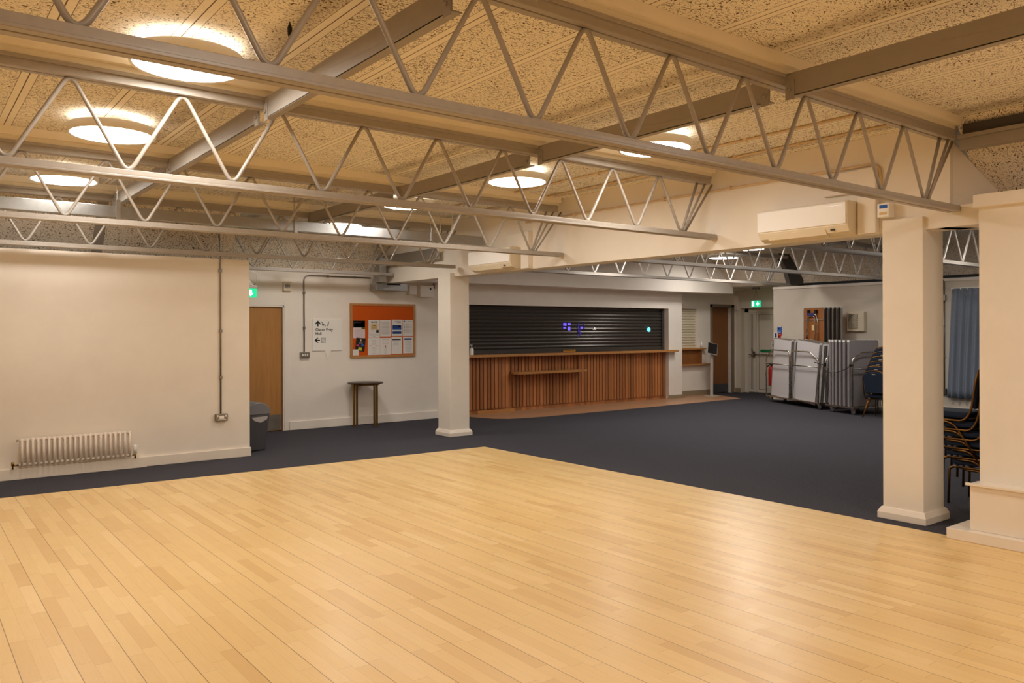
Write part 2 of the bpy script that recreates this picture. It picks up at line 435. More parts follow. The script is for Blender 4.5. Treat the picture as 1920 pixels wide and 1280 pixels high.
wall('wall_right', 'cream wall of the pier at the right edge', 6.75, 7.40, -4.0, 2.745, 0, 2.60, M['cream'])
wall('wall_room', 'plain wall closing the carpeted room out of sight', 7.40, 16.4, 1.3, 1.4, 0, ZC, M['grey_wall'])
# bulkhead over the bar
struct(MB().box(7.15, 16.42, 12.36, 12.44, 2.535, ZC).box(7.15, 16.42, 12.44, 12.80, 2.535, 2.56).box(15.02, 17.7, 12.80, 13.10, 2.66, 2.70).build('wall_bulkhead', M['white_wall']),
       'white bulkhead running over the bar shutter', 'wall')
# downstand beam on two pillars
mb = MB(); mb.box(6.88, 7.15, 2.60, 12.80, 2.49, 2.66); mb.box(6.88, 7.0, 3.02, 12.80, 2.66, ZC)
struct(mb.build('wall_beam', M['cream']), 'deep cream downstand beam carried on the two pillars', 'beam')
struct(MB().quadmesh([(6.885, 3.05, 2.49), (7.36, 2.79, 2.49), (7.36, 2.79, 2.74), (6.885, 3.05, 3.25), (6.95, 3.17, 2.49), (7.42, 2.91, 2.49), (7.42, 2.91, 2.68), (6.95, 3.17, 3.18)],
                     [(0, 1, 2, 3), (7, 6, 5, 4), (0, 4, 5, 1), (1, 5, 6, 2), (2, 6, 7, 3), (3, 7, 4, 0)]).build('wall_gusset', M['cream']),
       'cream gusset panel closing the beam end above the right pillar', 'wall')
def pillar(n, x0, x1, y0, y1, top, label):
    r = bpy.data.objects.new('pillar', None); C.objects.link(r); r.location = ((x0 + x1) / 2, (y0 + y1) / 2, 0)
    struct(r, label, 'pillar')
    cx, cy = r.location.x, r.location.y; a, b = (x1 - x0) / 2, (y1 - y0) / 2
    MB().box(-a, a, -b, b, 0.0, top).build('shaft', M['cream'], r, 0.006)
    k = MB()
    k.box(-a - .035, a + .035, -b - .035, b + .035, 0, 0.055)
    k.quadmesh([(-a - .035, -b - .035, .055), (a + .035, -b - .035, .055), (a + .035, b + .035, .055), (-a - .035, b + .035, .055),
                (-a - .012, -b - .012, .10), (a + .012, -b - .012, .10), (a + .012, b + .012, .10), (-a - .012, b + .012, .10)],
               [(0, 1, 5, 4), (1, 2, 6, 5), (2, 3, 7, 6), (3, 0, 4, 7), (4, 5, 6, 7)])
    k.build('base', M['gloss_cream'], r, 0.004)
    return r
pillar(1, 6.795, 7.15, 10.41, 10.765, 2.54, 'cream square pillar standing before the bar, left of the shutter')
pillar(2, 6.845, 7.215, 3.225, 3.575, 2.60, 'cream square pillar standing at the right beside the pier')
# pedestal and step of the pier
struct(MB().box(6.60, 6.75, -4, 2.757, 0.09, 0.45).box(6.75, 7.40, 2.745, 2.757, 0.09, 0.45).build('trim_pedestal', M['gloss_cream'], None, 0.004), 'cream boxed pedestal along the foot of the pier', 'trim')
struct(MB().box(6.575, 6.60, -4, 2.782, 0.435, 0.455).build('trim_ledge', M['gloss_cream'], None, 0.003), 'cream ledge moulding on top of the pedestal', 'trim')
struct(MB().box(6.535, 7.40, -4, 2.905, 0.006, 0.09).build('trim_step', M['gloss_cream'], None, 0.004), 'cream low step under the pedestal at the right', 'trim')
struct(MB().box(6.70, 7.42, -4, 2.77, 2.60, 2.70).build('trim_cornice', M['cream'], None, 0.004), 'cream cornice along the top of the pier', 'trim')

def bb(name, label, x0, x1, y0, y1, z0, z1, m): return struct(MB().box(x0, x1, y0, y1, z0, z1).build(name, m, None, 0.004), label, 'skirting board')
bb('baseboard_left', 'cream skirting board along the left partition', 2.405, 3.70, 10.472, 10.5, 0, .118, M['gloss_cream'])
bb('trim_pipe', 'cream pipe boxing under the white radiator', -5, 2.405, 10.43, 10.5, 0, .122, M['gloss_cream'])
bb('baseboard_back', 'white skirting board under the noticeboard', 5.16, 8.6, 12.775, 12.80, 0, .14, M['white_wall'])
bb('baseboard_bar', 'taupe skirting round the foot of the white bar column', 14.53, 15.04, 12.775, 12.80, 0, .09, M['taupe_skirt'])
bb('baseboard_hatch', 'taupe skirting under the small hatch', 15.05, 16.44, 13.075, 13.10, 0, .13, M['taupe_skirt'])
bb('baseboard_exit', 'short taupe skirting beside the exit door frame', 17.475, 17.50, 12.94, 13.1, 0, .12, M['taupe_skirt'])
bb('baseboard_far', 'pale skirting on the end wall behind the tables', 16.375, 16.40, 1.4, 11.2, 0, .12, M['white_wall'])
bb('trim_far', 'pale moulding high on the end wall', 16.37, 16.40, 1.4, 11.2, 2.585, 2.645, M['white_wall'])
bb('trim_corner', 'slim white corner pipe box beside the exit sign', 17.44, 17.50, 13.0, 13.1, 2.16, 2.53, M['white_wall'])

# ceilings
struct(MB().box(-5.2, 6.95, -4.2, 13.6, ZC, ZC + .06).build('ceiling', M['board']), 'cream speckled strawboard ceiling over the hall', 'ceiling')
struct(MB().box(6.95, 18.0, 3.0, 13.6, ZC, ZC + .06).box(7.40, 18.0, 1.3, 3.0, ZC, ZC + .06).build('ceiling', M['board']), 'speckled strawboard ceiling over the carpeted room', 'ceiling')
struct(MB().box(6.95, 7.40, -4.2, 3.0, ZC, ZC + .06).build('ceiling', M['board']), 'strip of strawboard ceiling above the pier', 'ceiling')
struct(MB().box(16.4, 17.8, 11.2, 13.2, 2.70, 2.76).build('ceiling', M['grey_wall']), 'low ceiling of the exit door recess', 'ceiling')
# sloping eaves panels
def slope_y(name, label, x0, x1, ya, za, yb, zb):
    d = Vector((yb - ya, zb - za)).normalized(); n = Vector((-d.y, d.x)) * 0.05
    return struct(MB().prism([(ya, za), (yb, zb), (yb + n.x, zb + n.y), (ya + n.x, za + n.y)], x0, x1, 'x').build(name, M['board_plain']), label, 'ceiling')
slope_y('ceiling_slope', 'sloping speckled eaves board above the left partition', -5, 3.66, 11.30, 2.58, 10.70, 3.37)
slope_y('ceiling_slope', 'sloping speckled eaves board above the wooden door', -5, 6.88, 12.95, 2.62, 12.50, 3.37)
def slope_x(name, label, y0, y1, xa, za, xb, zb):
    d = Vector((xb - xa, zb - za)).normalized(); n = Vector((-d.y, d.x)) * -0.05
    return struct(MB().prism([(xa, za), (xb, zb), (xb + n.x, zb + n.y), (xa + n.x, za + n.y)], y0, y1, 'y').build(name, M['board_plain']), label, 'ceiling')
slope_x('ceiling_slope', 'sloping speckled eaves board above the exit wall', 1.4, 12.36, 16.35, 2.70, 15.55, 3.37)
slope_x('ceiling_slope', 'sloping speckled eaves board above the pier', -4, 2.95, 7.36, 2.735, 6.80, 3.37)
# dark joints on the slopes
def joint_y(x, ya, za, yb, zb, w=.012): return MB().prism([(ya, za), (yb, zb), (yb - .006, zb - .006), (ya - .006, za - .006)], x, x + w, 'x')
j = MB()
for x in (1.42, 2.64, 3.25):
    j.prism([(11.26, 2.63), (10.86, 3.16), (10.852, 3.15), (11.252, 2.62)], x, x + .016, 'x')
struct(j.build('trim_joint', M['edge_dark']), 'dark board joints in the eaves slope above the partition', 'trim')
struct(MB().prism([(11.29, 2.57), (10.74, 3.30), (10.70, 3.27), (11.25, 2.54)], 1.93, 2.05, 'x').build('trim_rib', M['steel_tie']), 'taupe steel rib on the eaves slope above the partition', 'trim')

# ------------------------------------------------------------------ roof trusses and tie beams
def truss(label, y, x0, x1, first, pitch, n, m, zb=2.603, end_right=True):
    r = thing('roof_truss', label, 'roof truss', ((x0 + x1) / 2, y, zb)); ox, oy, oz = r.location
    def L(mb): # world to local
        mb.v = [(a - ox, b - oy, c - oz) for a, b, c in mb.v]; return mb
    w = 0.05
    b = MB()
    b.box(x0, x1, y - w, y - .006, zb, zb + .05); b.box(x0, x1, y + .006, y + w, zb, zb + .05); b.box(x0, x1, y - .006, y + .006, zb + .015, zb + .04)
    b.box(x0, x1, y - w - .005, y - w, zb + .0, zb + .014)
    L(b).build('bottom_chord', m, r, 0.004)
    t = MB()
    t.box(x0, x1 - .09, y - w, y - .006, 3.175, 3.25); t.box(x0, x1 - .09, y + .006, y + w, 3.175, 3.25); t.box(x0, x1 - .09, y - .006, y + .006, 3.19, 3.22)
    t.box(x0, x1 - .09, y - w - .012, y - w, 3.225, 3.25)
    L(t).build('top_chord', m, r, 0.004)
    pts = []
    zl, zh = zb + .026, 3.205
    x = first
    pts.append((first - pitch / 2, y, zh))
    for k in range(n):
        pts.append((x, y, zl)); pts.append((x + pitch / 2 + .005, y, zh)); x += pitch
    lastx = x - pitch
    pts = pts[:-1] + [(lastx + .27, y, zh)]
    pts = fillet(pts, 0.085, 7)
    L(MB().tube(pts, 0.0135, 8)).build('web_rod', m, r)
    if end_right:
        L(MB().tube([(lastx + .02, y - .02, zl + .03), (lastx + .38, y - .02, zh)], 0.012, 8).tube([(lastx + .08, y + .02, zl + .02), (lastx + .52, y + .02, zh - .02)], 0.012, 8)).build('end_rod', m, r)
    p = MB(); p.box(x0, x1 - .07, y - .09, y + .09, 3.29, ZC - .001).box(x0, x1 - .07, y - .04, y + .04, 3.25, 3.29)
    L(p).build('timber_packer', M['batten'], r)
    return r
truss('taupe zigzag rod roof truss nearest the camera, ending above the right pillar', 2.98, -5, 6.86, -4.10 - .0 , 0.6535, 17, M['steel'])
truss('taupe zigzag rod roof truss second from the camera, ending left of the nearer air conditioner', 5.42, -5, 6.86, -4.06, 0.6505, 17, M['steel'])
truss('taupe zigzag rod roof truss third from the camera, ending over the farther air conditioner', 7.87, -5, 6.86, -4.05, 0.6505, 17, M['steel'])
truss('taupe zigzag rod roof truss just in front of the left partition top', 10.31, -5, 6.80, -4.08, 0.6505, 17, M['steel'])
truss('grey zigzag rod roof truss along the wall above the wooden door and noticeboard', 12.34, -5, 6.84, -4.06, 0.6505, 17, M['steel_grey'])
truss('grey zigzag rod roof truss in front of the bar bulkhead in the carpeted room', 10.20, 7.16, 15.5, 7.78, 0.63, 12, M['steel_grey'])
truss('grey zigzag rod roof truss second from the bar in the carpeted room', 7.87, 7.16, 15.5, 7.86, 0.63, 12, M['steel_grey'])
truss('grey zigzag rod roof truss seen each side of the right pillar in the carpeted room', 5.42, 7.16, 15.5, 7.71, 0.63, 12, M['steel_grey'])

def tie(x, ya, yb, label):
    r = thing('tie_beam', label, 'steel tie beam', (x, (ya + yb) / 2, 3.1)); h = (yb - ya) / 2
    MB().box(-.004, .004, -h, h, .0, .145).box(-.004, .055, -h, h, .0, .008).box(-.004, .055, -h, h, .137, .145).build('channel', M['steel_tie'], r, 0.002)
    for sgn in (-1, 1):
        k = MB().box(-.012, -.004, sgn * h - .06 * (1 + sgn) / 2 - (0 if sgn > 0 else 0), sgn * h + .06 * (1 - sgn) / 2, -.02, .10)
        k.lathe([(0, -.012), (.011, -.012), (.011, 0), (0, 0)], (-.012, sgn * (h - .03), .04), 8, 'x')
        k.build('end_cleat', M['steel_tie'], r)
    return r
bays = [(0.6, 2.92), (3.04, 5.36), (5.48, 7.81), (7.93, 10.25)]
tl = ['closest to the camera', 'between the first and second trusses', 'between the second and third trusses', 'between the third and fourth trusses']
for (ya, yb), s_ in list(zip(bays, tl))[1:]: tie(2.0, ya, yb, 'brown steel tie beam of the left line ' + s_)
for (ya, yb), s_ in zip(bays, tl): tie(4.42, ya, yb, 'brown steel tie beam of the right line ' + s_)
# edge beam over the pier and roof struts in the carpeted room
r = thing('edge_beam', 'brown steel edge beam over the pier at top right', 'steel beam', (6.87, -0.6, 3.10))
MB().box(-.05, .05, -3.4, 3.52, 0, .085).box(-.075, .06, -3.4, 3.53, .085, .115).build('beam', M['steel_tie'], r, .003)
MB().box(-.04, .06, -3.4, 3.5, .115, .20).build('packer', M['dark_steel'], r)
for y, lab in ((10.20, 'dark sloping roof strut at the truss end nearest the bar'), (7.87, 'dark sloping roof strut just left of the right pillar'), (5.42, 'dark sloping roof strut hidden behind the right pillar')):
    o = MB().prism([(15.50, 2.62), (15.78, 2.62), (16.0, 2.68), (16.0, 2.75), (15.45, 3.30), (15.05, 3.30), (15.35, 2.95)], y - .05, y + .05, 'y').build('roof_strut', M['dark_steel'], None, 0, (15.5, y, 2.62))
    tag(o, lab, 'roof strut')

# ------------------------------------------------------------------ ceiling lights
def lamp(x, y, label, far=False, group=None):
    r = thing('ceiling_light', label, 'ceiling light', (x, y, 3.222), 0, group)
    MB().lathe([(.300, .006), (.318, .0), (.322, .008), (.322, .066), (.316, .072), (.05, .072), (0, .072)], (0, 0, 0), 56).build('rim', M['white_plastic'], r)
    MB().lathe([(0, .004), (.15, .004), (.302, .005)], (0, 0, 0), 56).build('diffuser', M['glow_far'] if far else M['glow'], r)
    MB().lathe([(.20, .0745), (.285, .0745)], (0, 0, 0), 56).build('uplight_band', M['glow_top'], r)
    MB().lathe([(0, .072), (.06, .072), (.06, .137), (0, .137)], (0, 0, 0), 20).build('mount', M['white_plastic'], r)
    return r
r = tag(MB().lathe([(0, 0), (.012, .02), (.014, .06), (0, .10)], (0, 0, 0), 10).build('cable_stub', M['black'], None), 'small black cable stub hanging from the ceiling beside the largest light', 'cable stub'); r.location = (1.72, 4.24, ZC - .10)
lamp(1.375, 4.95, 'round white ceiling light of the left row, largest, crossed by the nearest truss')
lamp(1.375, 7.06, 'round white ceiling light of the left row, second from the camera')
lamp(1.385, 9.47, 'round white ceiling light of the left row, farthest, above the partition')
lamp(5.26, 4.78, 'round white ceiling light of the middle row, nearest, behind the nearest truss')
lamp(5.25, 6.73, 'round white ceiling light of the middle row, second from the camera')
lamp(5.15, 8.86, 'round white ceiling light of the middle row, third from the camera')
lamp(5.28, 11.08, 'round white ceiling light of the middle row, farthest, behind the galvanised trunking')
lamp(1.375, 1.0, 'round white ceiling light out of frame overhead, left row')
lamp(5.26, 0.9, 'round white ceiling light out of frame at right, right row')
lamp(2.0, -2.0, 'round white ceiling light out of frame behind the camera')
lamp(-2.5, 2.5, 'round white ceiling light out of frame left, near the camera')
lamp(-2.5, 7.0, 'round white ceiling light out of frame left, near the partition')
lamp(13.25, 9.62, 'round white ceiling light in the carpeted room, nearer one under the beam edge', True)
lamp(14.48, 11.15, 'round white ceiling light in the carpeted room, in front of the bar bulkhead', True)
for x_, y_, w_ in ((9.9, 10.0, 'nearest the bar'), (11.4, 8.4, 'second from the bar'), (9.6, 6.4, 'third from the bar'), (12.4, 4.6, 'nearest the curtain'), (13.3, 6.45, 'behind the right pillar')):  # extra lamps added out of sight to brighten the carpeted room
    lamp(x_, y_, 'unseen round ceiling light added to brighten the carpeted room, ' + w_, True)

# ------------------------------------------------------------------ trunking, conduits
r = thing('cable_trunking', 'galvanised steel cable trunking hung across the hall between trusses', 'cable trunking', (0.9, 9.62, 2.90))
MB().box(-5.5, 5.93, -.05, .05, 0, .125).build('trunk', M['galv'], r, .003)
for x in (1.02, 3.05, 5.05):
    MB().box(x - .022, x + .022, -.062, -.052, -.03, .19).box(x - .022, x + .022, -.062, .06, -.03, -.022).tube([(x, 0, .12), (x, 0, .47)], .005, 6).build('hanger', M['alu'], r)
r = thing('cable_trunking', 'galvanised trunking running along the beam to the noticeboard wall', 'cable trunking', (6.80, 11.6, 2.66))
MB().box(-.03, .03, -.85, 1.0, .12, .30).build('trunk', M['galv'], r, .003)
MB().box(-.16, -.03, .80, 1.02, -.17, .25).build('dropper', M['galv'], r, .003)
r = thing('trunking_box', 'galvanised trunking box end low on the back wall under the beam end', 'cable trunking', (6.80, 12.66, 2.36))
MB().box(-.16, .46, -.13, .11, 0, .125).build('box', M['galv'], r, .003)
MB().box(.05, .32, -.132, -.13, .095, .12).build('slot', M['black'], r)

def conduit(label, pts, rad, m, clips=(), name='conduit', fil=.06):
    r = thing(name, label, 'conduit', pts[0]); o = Vector(pts[0])
    MB().tube([p - o for p in fillet([Vector(p) for p in pts], fil, 6)], rad, 8).build('pipe', m, r)
    for c in clips:
        c = Vector(c) - o; MB().box(c.x - .020, c.x + .020, c.y - .0145, c.y + .0145, c.z - .020, c.z + .020).build('saddle_clip', m, r, .004)
    return r
conduit('steel conduit dropping down the left partition to the double socket', [(3.31, 10.56, 3.0), (3.31, 10.486, 2.70), (3.31, 10.486, .58)], .011, M['conduit'], [(3.31, 10.486, z) for z in (2.43, 1.65, 1.05)], fil=.05)
conduit('steel conduit rising from the light switch to the back wall top', [(5.42, 12.785, 1.28), (5.42, 12.785, 2.585), (6.66, 12.785, 2.585)], .012, M['conduit'], [(5.42, 12.785, 1.70), (5.42, 12.785, 2.29), (5.85, 12.785, 2.585), (6.35, 12.785, 2.585)], fil=.10)
conduit('cream painted conduit along the beam face, bending down beside the air conditioner', [(6.858, 8.6, 3.13), (6.858, 3.60, 3.11), (6.858, 3.595, 2.82)], .011, M['conduit_cream'], [(6.858, y, 3.12) for y in (7.6, 6.1, 5.2, 4.5)], fil=.10)
conduit('cream painted conduit on the ceiling, inner run of two', [(6.03, 3.1, 3.348), (6.03, 9.4, 3.348)], .011, M['conduit_cream'], [(6.03, y, 3.348) for y in (4.4, 5.0, 6.3)])
conduit('cream painted conduit on the ceiling, run nearer the beam', [(6.55, 3.1, 3.348), (6.55, 9.4, 3.348)], .011, M['conduit_cream'], [(6.55, y, 3.348) for y in (4.2, 4.9, 6.6)])
r = conduit('steel conduit with switch box on the end wall beside the curtain', [(16.38, 7.31, 2.62), (16.38, 7.31, .40)], .014, M['conduit'], [(16.38, 7.31, z) for z in (2.45, 1.7, 1.1)])
MB().box(-.04, .015, -.04, .04, -.42, -.30).build('switch_box', M['conduit'], r, .004); MB().box(-.05, .015, -.05, .05, -2.27, -2.15).build('outlet_box', M['dark_steel'], r, .004)
# pull-cord style hanging sensors beside the far air conditioner
for y, lab in ((9.95, 'small round white hanging detector, left of the pair by the trunking end'), (9.62, 'small round white hanging detector, right of the pair by the trunking end')):
    r = thing('hanging_detector', lab, 'detector', (6.42, y + .15, 2.89))
    MB().tube([(0, 0, .0), (0, 0, .49)], .008, 6).build('drop_tube', M['white_plastic'], r)
    MB().lathe([(0, -.05), (.04, -.045), (.05, 0), (.04, .03), (0, .035)], (0, 0, -.02), 20).build('head', M['white_plastic'], r)

# ------------------------------------------------------------------ air conditioners
def aircon(y0, y1, label, trunk_side, zb):
    r = thing('air_conditioner', label, 'air conditioner', (6.88, (y0 + y1) / 2, zb)); h = (y1 - y0) / 2
    prof = [(0, .01), (-.10, .0), (-.17, .03), (-.205, .085), (-.21, .29), (-.195, .305), (0, .305)]
    MB().prism([(x, z) for x, z in prof], -h, h, 'y').build('casing', M['ivory'], r, .006)
    MB().prism([(-.207, .095), (-.216, .10), (-.218, .285), (-.205, .297)], -h + .012, h - .002, 'y').build('front_panel', M['white_plastic'], r, .002)
    MB().prism([(-.115, -.001), (-.165, .022), (-.195, .070), (-.201, .068), (-.171, .017), (-.117, -.007)], -h + .22, h - .1, 'y').build('louvre', M['ivory'], r)
    MB().box(-.196, -.186, -h + .13, -h + .17, .045, .06).build('display_window', M['black'], r)
    MB().box(-.2195, -.217, -h + .04, -h + .17, .262, .266).build('front_badge', M['alu'], r)
    return r
aircon(3.80, 4.73, 'white wall air conditioner near the right pillar', 1, 2.492)
aircon(8.72, 9.72, 'white wall air conditioner far along the beam behind truss ends', 1, 2.50)
for (ya, yb, z1, lab) in ((3.615, 3.785, 3.08, 'cream pipe cover rising beside the nearer air conditioner'), (8.49, 8.66, 3.00, 'cream pipe cover rising beside the farther air conditioner')):
    r = thing('pipe_cover', lab, 'pipe cover', (6.88, (ya + yb) / 2, 2.495)); h = (yb - ya) / 2
    MB().box(-.07, 0, -h, h, 0, z1 - 2.495).build('cover', M['cream'], r, .008)
    MB().box(-.045, 0, h, h + .35, z1 - 2.70, z1 - 2.495).build('top_branch', M['cream'], r, .008)
r = thing('isolator_box', 'small white isolator box with stickers above the right pillar', 'switch box', (6.88, 3.53, 2.60))
MB().box(-.10, 0, -.05, .055, .02, .14).build('box', M['white_plastic'], r, .006)
MB().box(-.102, -.1, -.035, .035, .095, .125).build('sticker', M['led_cyan'] if False else M['blue'], r); MB().box(-.102, -.1, -.03, .035, .04, .062).build('sticker', M['cream_label'], r)

# ------------------------------------------------------------------ left partition: radiator, socket
r = thing('radiator', 'white column radiator low on the left partition', 'radiator', (1.65, 10.42, .135))
n = 22; x0, x1 = -.555, .555
for k in range(n):
    x = x0 + (x1 - x0) * (k + .0) / (n - 1); b = MB()
    for dy in (-.03, .03): b.tube([(x, dy, .02), (x, dy, .315)], .0125, 8)
    for z in (.028, .302): b.lathe([(0, -.024), (.018, -.022), (.022, 0), (.018, .022), (0, .024)], (x, 0, z), 10, 'x'); b.tube([(x, -.03, z), (x, .03, z)], .016, 8)
    b.build('column', M['radiator'], r)
MB().tube([(x0 - .03, 0, .028), (x1 + .03, 0, .028)], .014, 8).tube([(x0 - .02, 0, .302), (x1 + .02, 0, .302)], .014, 8).build('header_pipe', M['radiator'], r)
MB().tube([(x0 - .03, 0, .028), (x0 - .085, 0, .028), (x0 - .085, 0, -.012)], .011, 8).lathe([(0, 0), (.016, 0), (.016, .04), (0, .04)], (x0 - .085, 0, .025), 10).build('lockshield_valve', M['brass'], r)
v = MB().tube([(x1 + .03, 0, .028), (x1 + .065, 0, .028), (x1 + .065, 0, -.012)], .012, 8).build('valve', M['brass'], r)
MB().lathe([(0, .045), (.02, .045), (.023, .10), (.023, .14), (.018, .148), (0, .148)], (x1 + .065, 0, 0), 16).build('thermostat_head', M['white_plastic'], r)
MB().lathe([(0, -.02), (.008, -.02), (.008, 0), (0, 0)], (x0 - .03, 0, .302), 8, 'x').build('air_vent', M['brass'], r)
r = thing('wall_socket', 'metal double power socket under the conduit on the left partition', 'power socket', (3.312, 10.5, .49))
MB().box(-.078, .078, -.045, 0, .0, .095).build('back_box', M['conduit'], r, .006)
MB().box(-.03, .03, -.048, -.045, .03, .07).box(-.058, -.044, -.052, -.045, .055, .08).box(.044, .058, -.052, -.045, .055, .08).build('outlet', M['white_plastic'], r)
MB().box(-.05, .05, -.052, -.046, .012, .022).build('switch_strip', M['white_plastic'], r)

# ------------------------------------------------------------------ back wall: door, signs, noticeboard, table, bin
r = bpy.data.objects.new('door_1', None); C.objects.link(r); r.location = (4.62, 12.84, 0); struct(r, 'plain oak door behind the partition end with a steel kick plate', 'door')
MB().box(-.42, .425, -.005, .035, .01, 2.04).build('leaf', M['oak_door'], r)
MB().box(-.40, .405, -.009, -.005, .02, .27).build('kick_plate', M['scuffed'], r)
f = MB().box(.43, .455, -.045, .06, 0, 2.07).box(.455, .54, -.050, -.04, 0, 2.15).box(-.5, .455, -.045, .06, 2.045, 2.07).box(-.5, .455, -.050, -.04, 2.07, 2.15).box(-.53, -.42, -.050, .06, 0, 2.11)
f.build('frame', M['white_wall'], r, .003)
MB().box(.427, .4315, -.047, -.04, 0, 2.045).build('shadow_gap', M['oak_dark'], r)
# running emergency sign half hidden by the partition
def exit_sign(label, loc, rotz, w, h, arrow):
    r = thing('exit_sign', label, 'exit sign', loc, rotz)
    MB().box(-w / 2, w / 2, -.02, .02, 0, h).build('panel', M['exit_glow'], r, .003)
    MB().box(-w / 2 - .006, w / 2 + .006, -.025, .025, h, h + .045).build('housing', M['alu'], r, .004)
    g = MB()
    if arrow == 'down':
        c = (.09, -.0225); g.prism([(.06, h * .85), (.10, h * .85), (.10, h * .5), (.13, h * .5), (.08, h * .15), (.03, h * .5), (.06, h * .5)], -.023, -.021, 'y')
        MB().box(-.15, -.05, -.023, -.021, h * .12, h * .88).build('doorway_pictogram', M['exit_white'], r)
    else:
        MB().box(-.10, -.045, -.023, -.021, h * .12, h * .88).build('doorway_pictogram', M['exit_white'], r)
        g.box(.02, .10, -.023, -.021, h * .40, h * .60); g.box(.045, .075, -.023, -.021, h * .18, h * .82); g
    g.build('arrow', M['exit_white'], r)
    return r
r = exit_sign('lit green exit sign above the oak door, half behind the partition end', (4.22, 12.2, 2.165), 0, .36, .14, 'down')
MB().tube(fillet([(.0, 0, .185), (.0, 0, .42), (.22, .1, .40), (.26, .2, .22), (.2, .55, .2)], .12), .006, 6).build('cable', M['white_plastic'], r)
MB().prism([(-.20, .19), (.14, .19), (.02, .33), (-.20, .33)], -.01, .01, 'y').build('bracket', M['alu'], r)
r = thing('alarm_sounder', 'small square white alarm sounder above the oak door', 'alarm', (5.12, 12.80, 2.31))
MB().box(-.068, .068, -.05, 0, 0, .155).build('case', M['ivory'], r, .01)
MB().lathe([(.028, -.056), (.040, -.056), (.040, -.048), (.028, -.048), (.028, -.056)], (0, 0, .085), 24, 'y').lathe([(0, -.053), (.02, -.053)], (0, 0, .085), 16, 'y').build('ring', M['grey_plastic'], r)
r = thing('light_switch', 'grey metal triple light switch below the conduit on the back wall', 'light switch', (5.425, 12.80, 1.20))
MB().box(-.083, .083, -.045, 0, 0, .092).build('back_box', M['conduit'], r, .006)
for x in (-.04, .0, .04): MB().box(x - .011, x + .011, -.052, -.045, .03, .066).build('rocker', M['white_plastic'], r, .002)

r = thing('wall_sign', 'white speech-bubble wall sign with arrows and hall name', 'sign', (5.84, 12.798, 1.16))
MB().prism([(-.27, .15), (-.05, .15), (.0, .0), (.07, .15), (.275, .15), (.275, .69), (-.27, .69)], -.012, 0, 'y').build('panel', M['white_plastic'], r, .001)
yy = -.0135
a = MB().box(-.185, -.162, yy, -.012, .565, .645)
a.prism([(-.1735, .665), (-.218, .62), (-.218, .592), (-.1735, .637), (-.129, .592), (-.129, .62)], yy, -.012, 'y'); a.build('arrow', M['ink'], r)
a = MB().box(-.21, -.137, yy, -.012, .318, .338); a.prism([(-.235, .328), (-.19, .372), (-.163, .372), (-.207, .328), (-.163, .284), (-.19, .284)], yy, -.012, 'y'); a.build('arrow', M['ink'], r)
a = MB().prism([(-.118, .645), (-.110, .65), (-.03, .568), (-.038, .563)], yy, -.012, 'y').prism([(-.10, .60), (-.09, .607), (-.078, .595), (-.068, .60), (-.075, .565), (-.088, .575)], yy, -.012, 'y'); a.build('stairs_pictogram', M['ink'], r)
glyphs('i', .115, M['ink'], r, Matrix.Translation((-.005, -.0125, .572)) @ Matrix.Rotation(PI / 2, 4, 'X') @ Matrix(((1, .22, 0, 0), (0, 1, 0, 0), (0, 0, 1, 0), (0, 0, 0, 1))), 'information_mark', .003)
glyphs('Oscar Frey\nHall', .070, M['ink'], r, wall_T(-.218, -.0125, .487), 'lettering', .0012, spacing=0.98)
a = MB()
for (p, q, u, v_) in ((-.118, -.036, .285, .291), (-.118, -.036, .365, .371), (-.118, -.112, .285, .371), (-.042, -.036, .285, .371)): a.box(p, q, yy, -.012, u, v_)
a.box(-.100, -.096, yy, -.012, .325, .355).box(-.085, -.079, yy, -.012, .325, .355).box(-.066, -.060, yy, -.012, .33, .352).box(-.101, -.093, yy, -.012, .30, .316).box(-.075, -.07, yy, -.012, .30, .316)
a.build('lift_pictogram', M['ink'], r)

NBX, NBZ = 6.265, 1.172
r = thing('noticeboard', 'orange felt noticeboard in an oak frame on the back wall', 'noticeboard', (NBX, 12.80, NBZ))
MB().box(.03, 1.27, -.022, -.004, .03, .93).build('felt', M['orange'], r)
f = MB().box(0, 1.30, -.034, 0, 0, .04).box(0, 1.30, -.034, 0, .92, .96).box(0, .04, -.034, 0, .04, .92).box(1.26, 1.30, -.034, 0, .04, .92); f.build('frame', M['oak_frame'], r, .004)
# papers pinned to the board: things of their own
def paper(label, x0, x1, z0, z1, m, marks, rot=0.0, name='notice', depth=0):
    cx, cz = (x0 + x1) / 2, (z0 + z1) / 2
    yb = 12.80 - .0235 - depth
    r = thing(name, label, 'notice', (NBX + cx, yb, NBZ + cz))
    T = Matrix.Rotation(rot, 4, 'Y'); w, h = x1 - x0, z1 - z0
    MB().box(-w / 2, w / 2, -.0012, 0, -h / 2, h / 2, T).build('sheet', m, r)
    for (nm, mm, rects) in marks:
        b = MB()
        for (u0, u1, v0, v1) in rects: b.box(-w / 2 + w * u0, -w / 2 + w * u1, -.0022, -.0012, -h / 2 + h * v0, -h / 2 + h * v1, T)
        b.build(nm, mm, r)
    return r, w, h, T
def lines(v0, v1, n, u0=.1, u1=.9, th=.012, jit=.15):
    out = []
    for k in range(n):
        v = v1 + (v0 - v1) * k / max(1, n - 1); d = random.uniform(0, jit) * (u1 - u0) / 2
        out.append((u0 + d, u1 - d, v - th / 2, v + th / 2))
    return out
TX = lambda *a, **k: ('text_lines', M['ink_grey'], lines(*a, **k))
px = lambda u: (u - 165) / 1110 * 1.30
pz = lambda v: (1100 - v) / 950 * .96
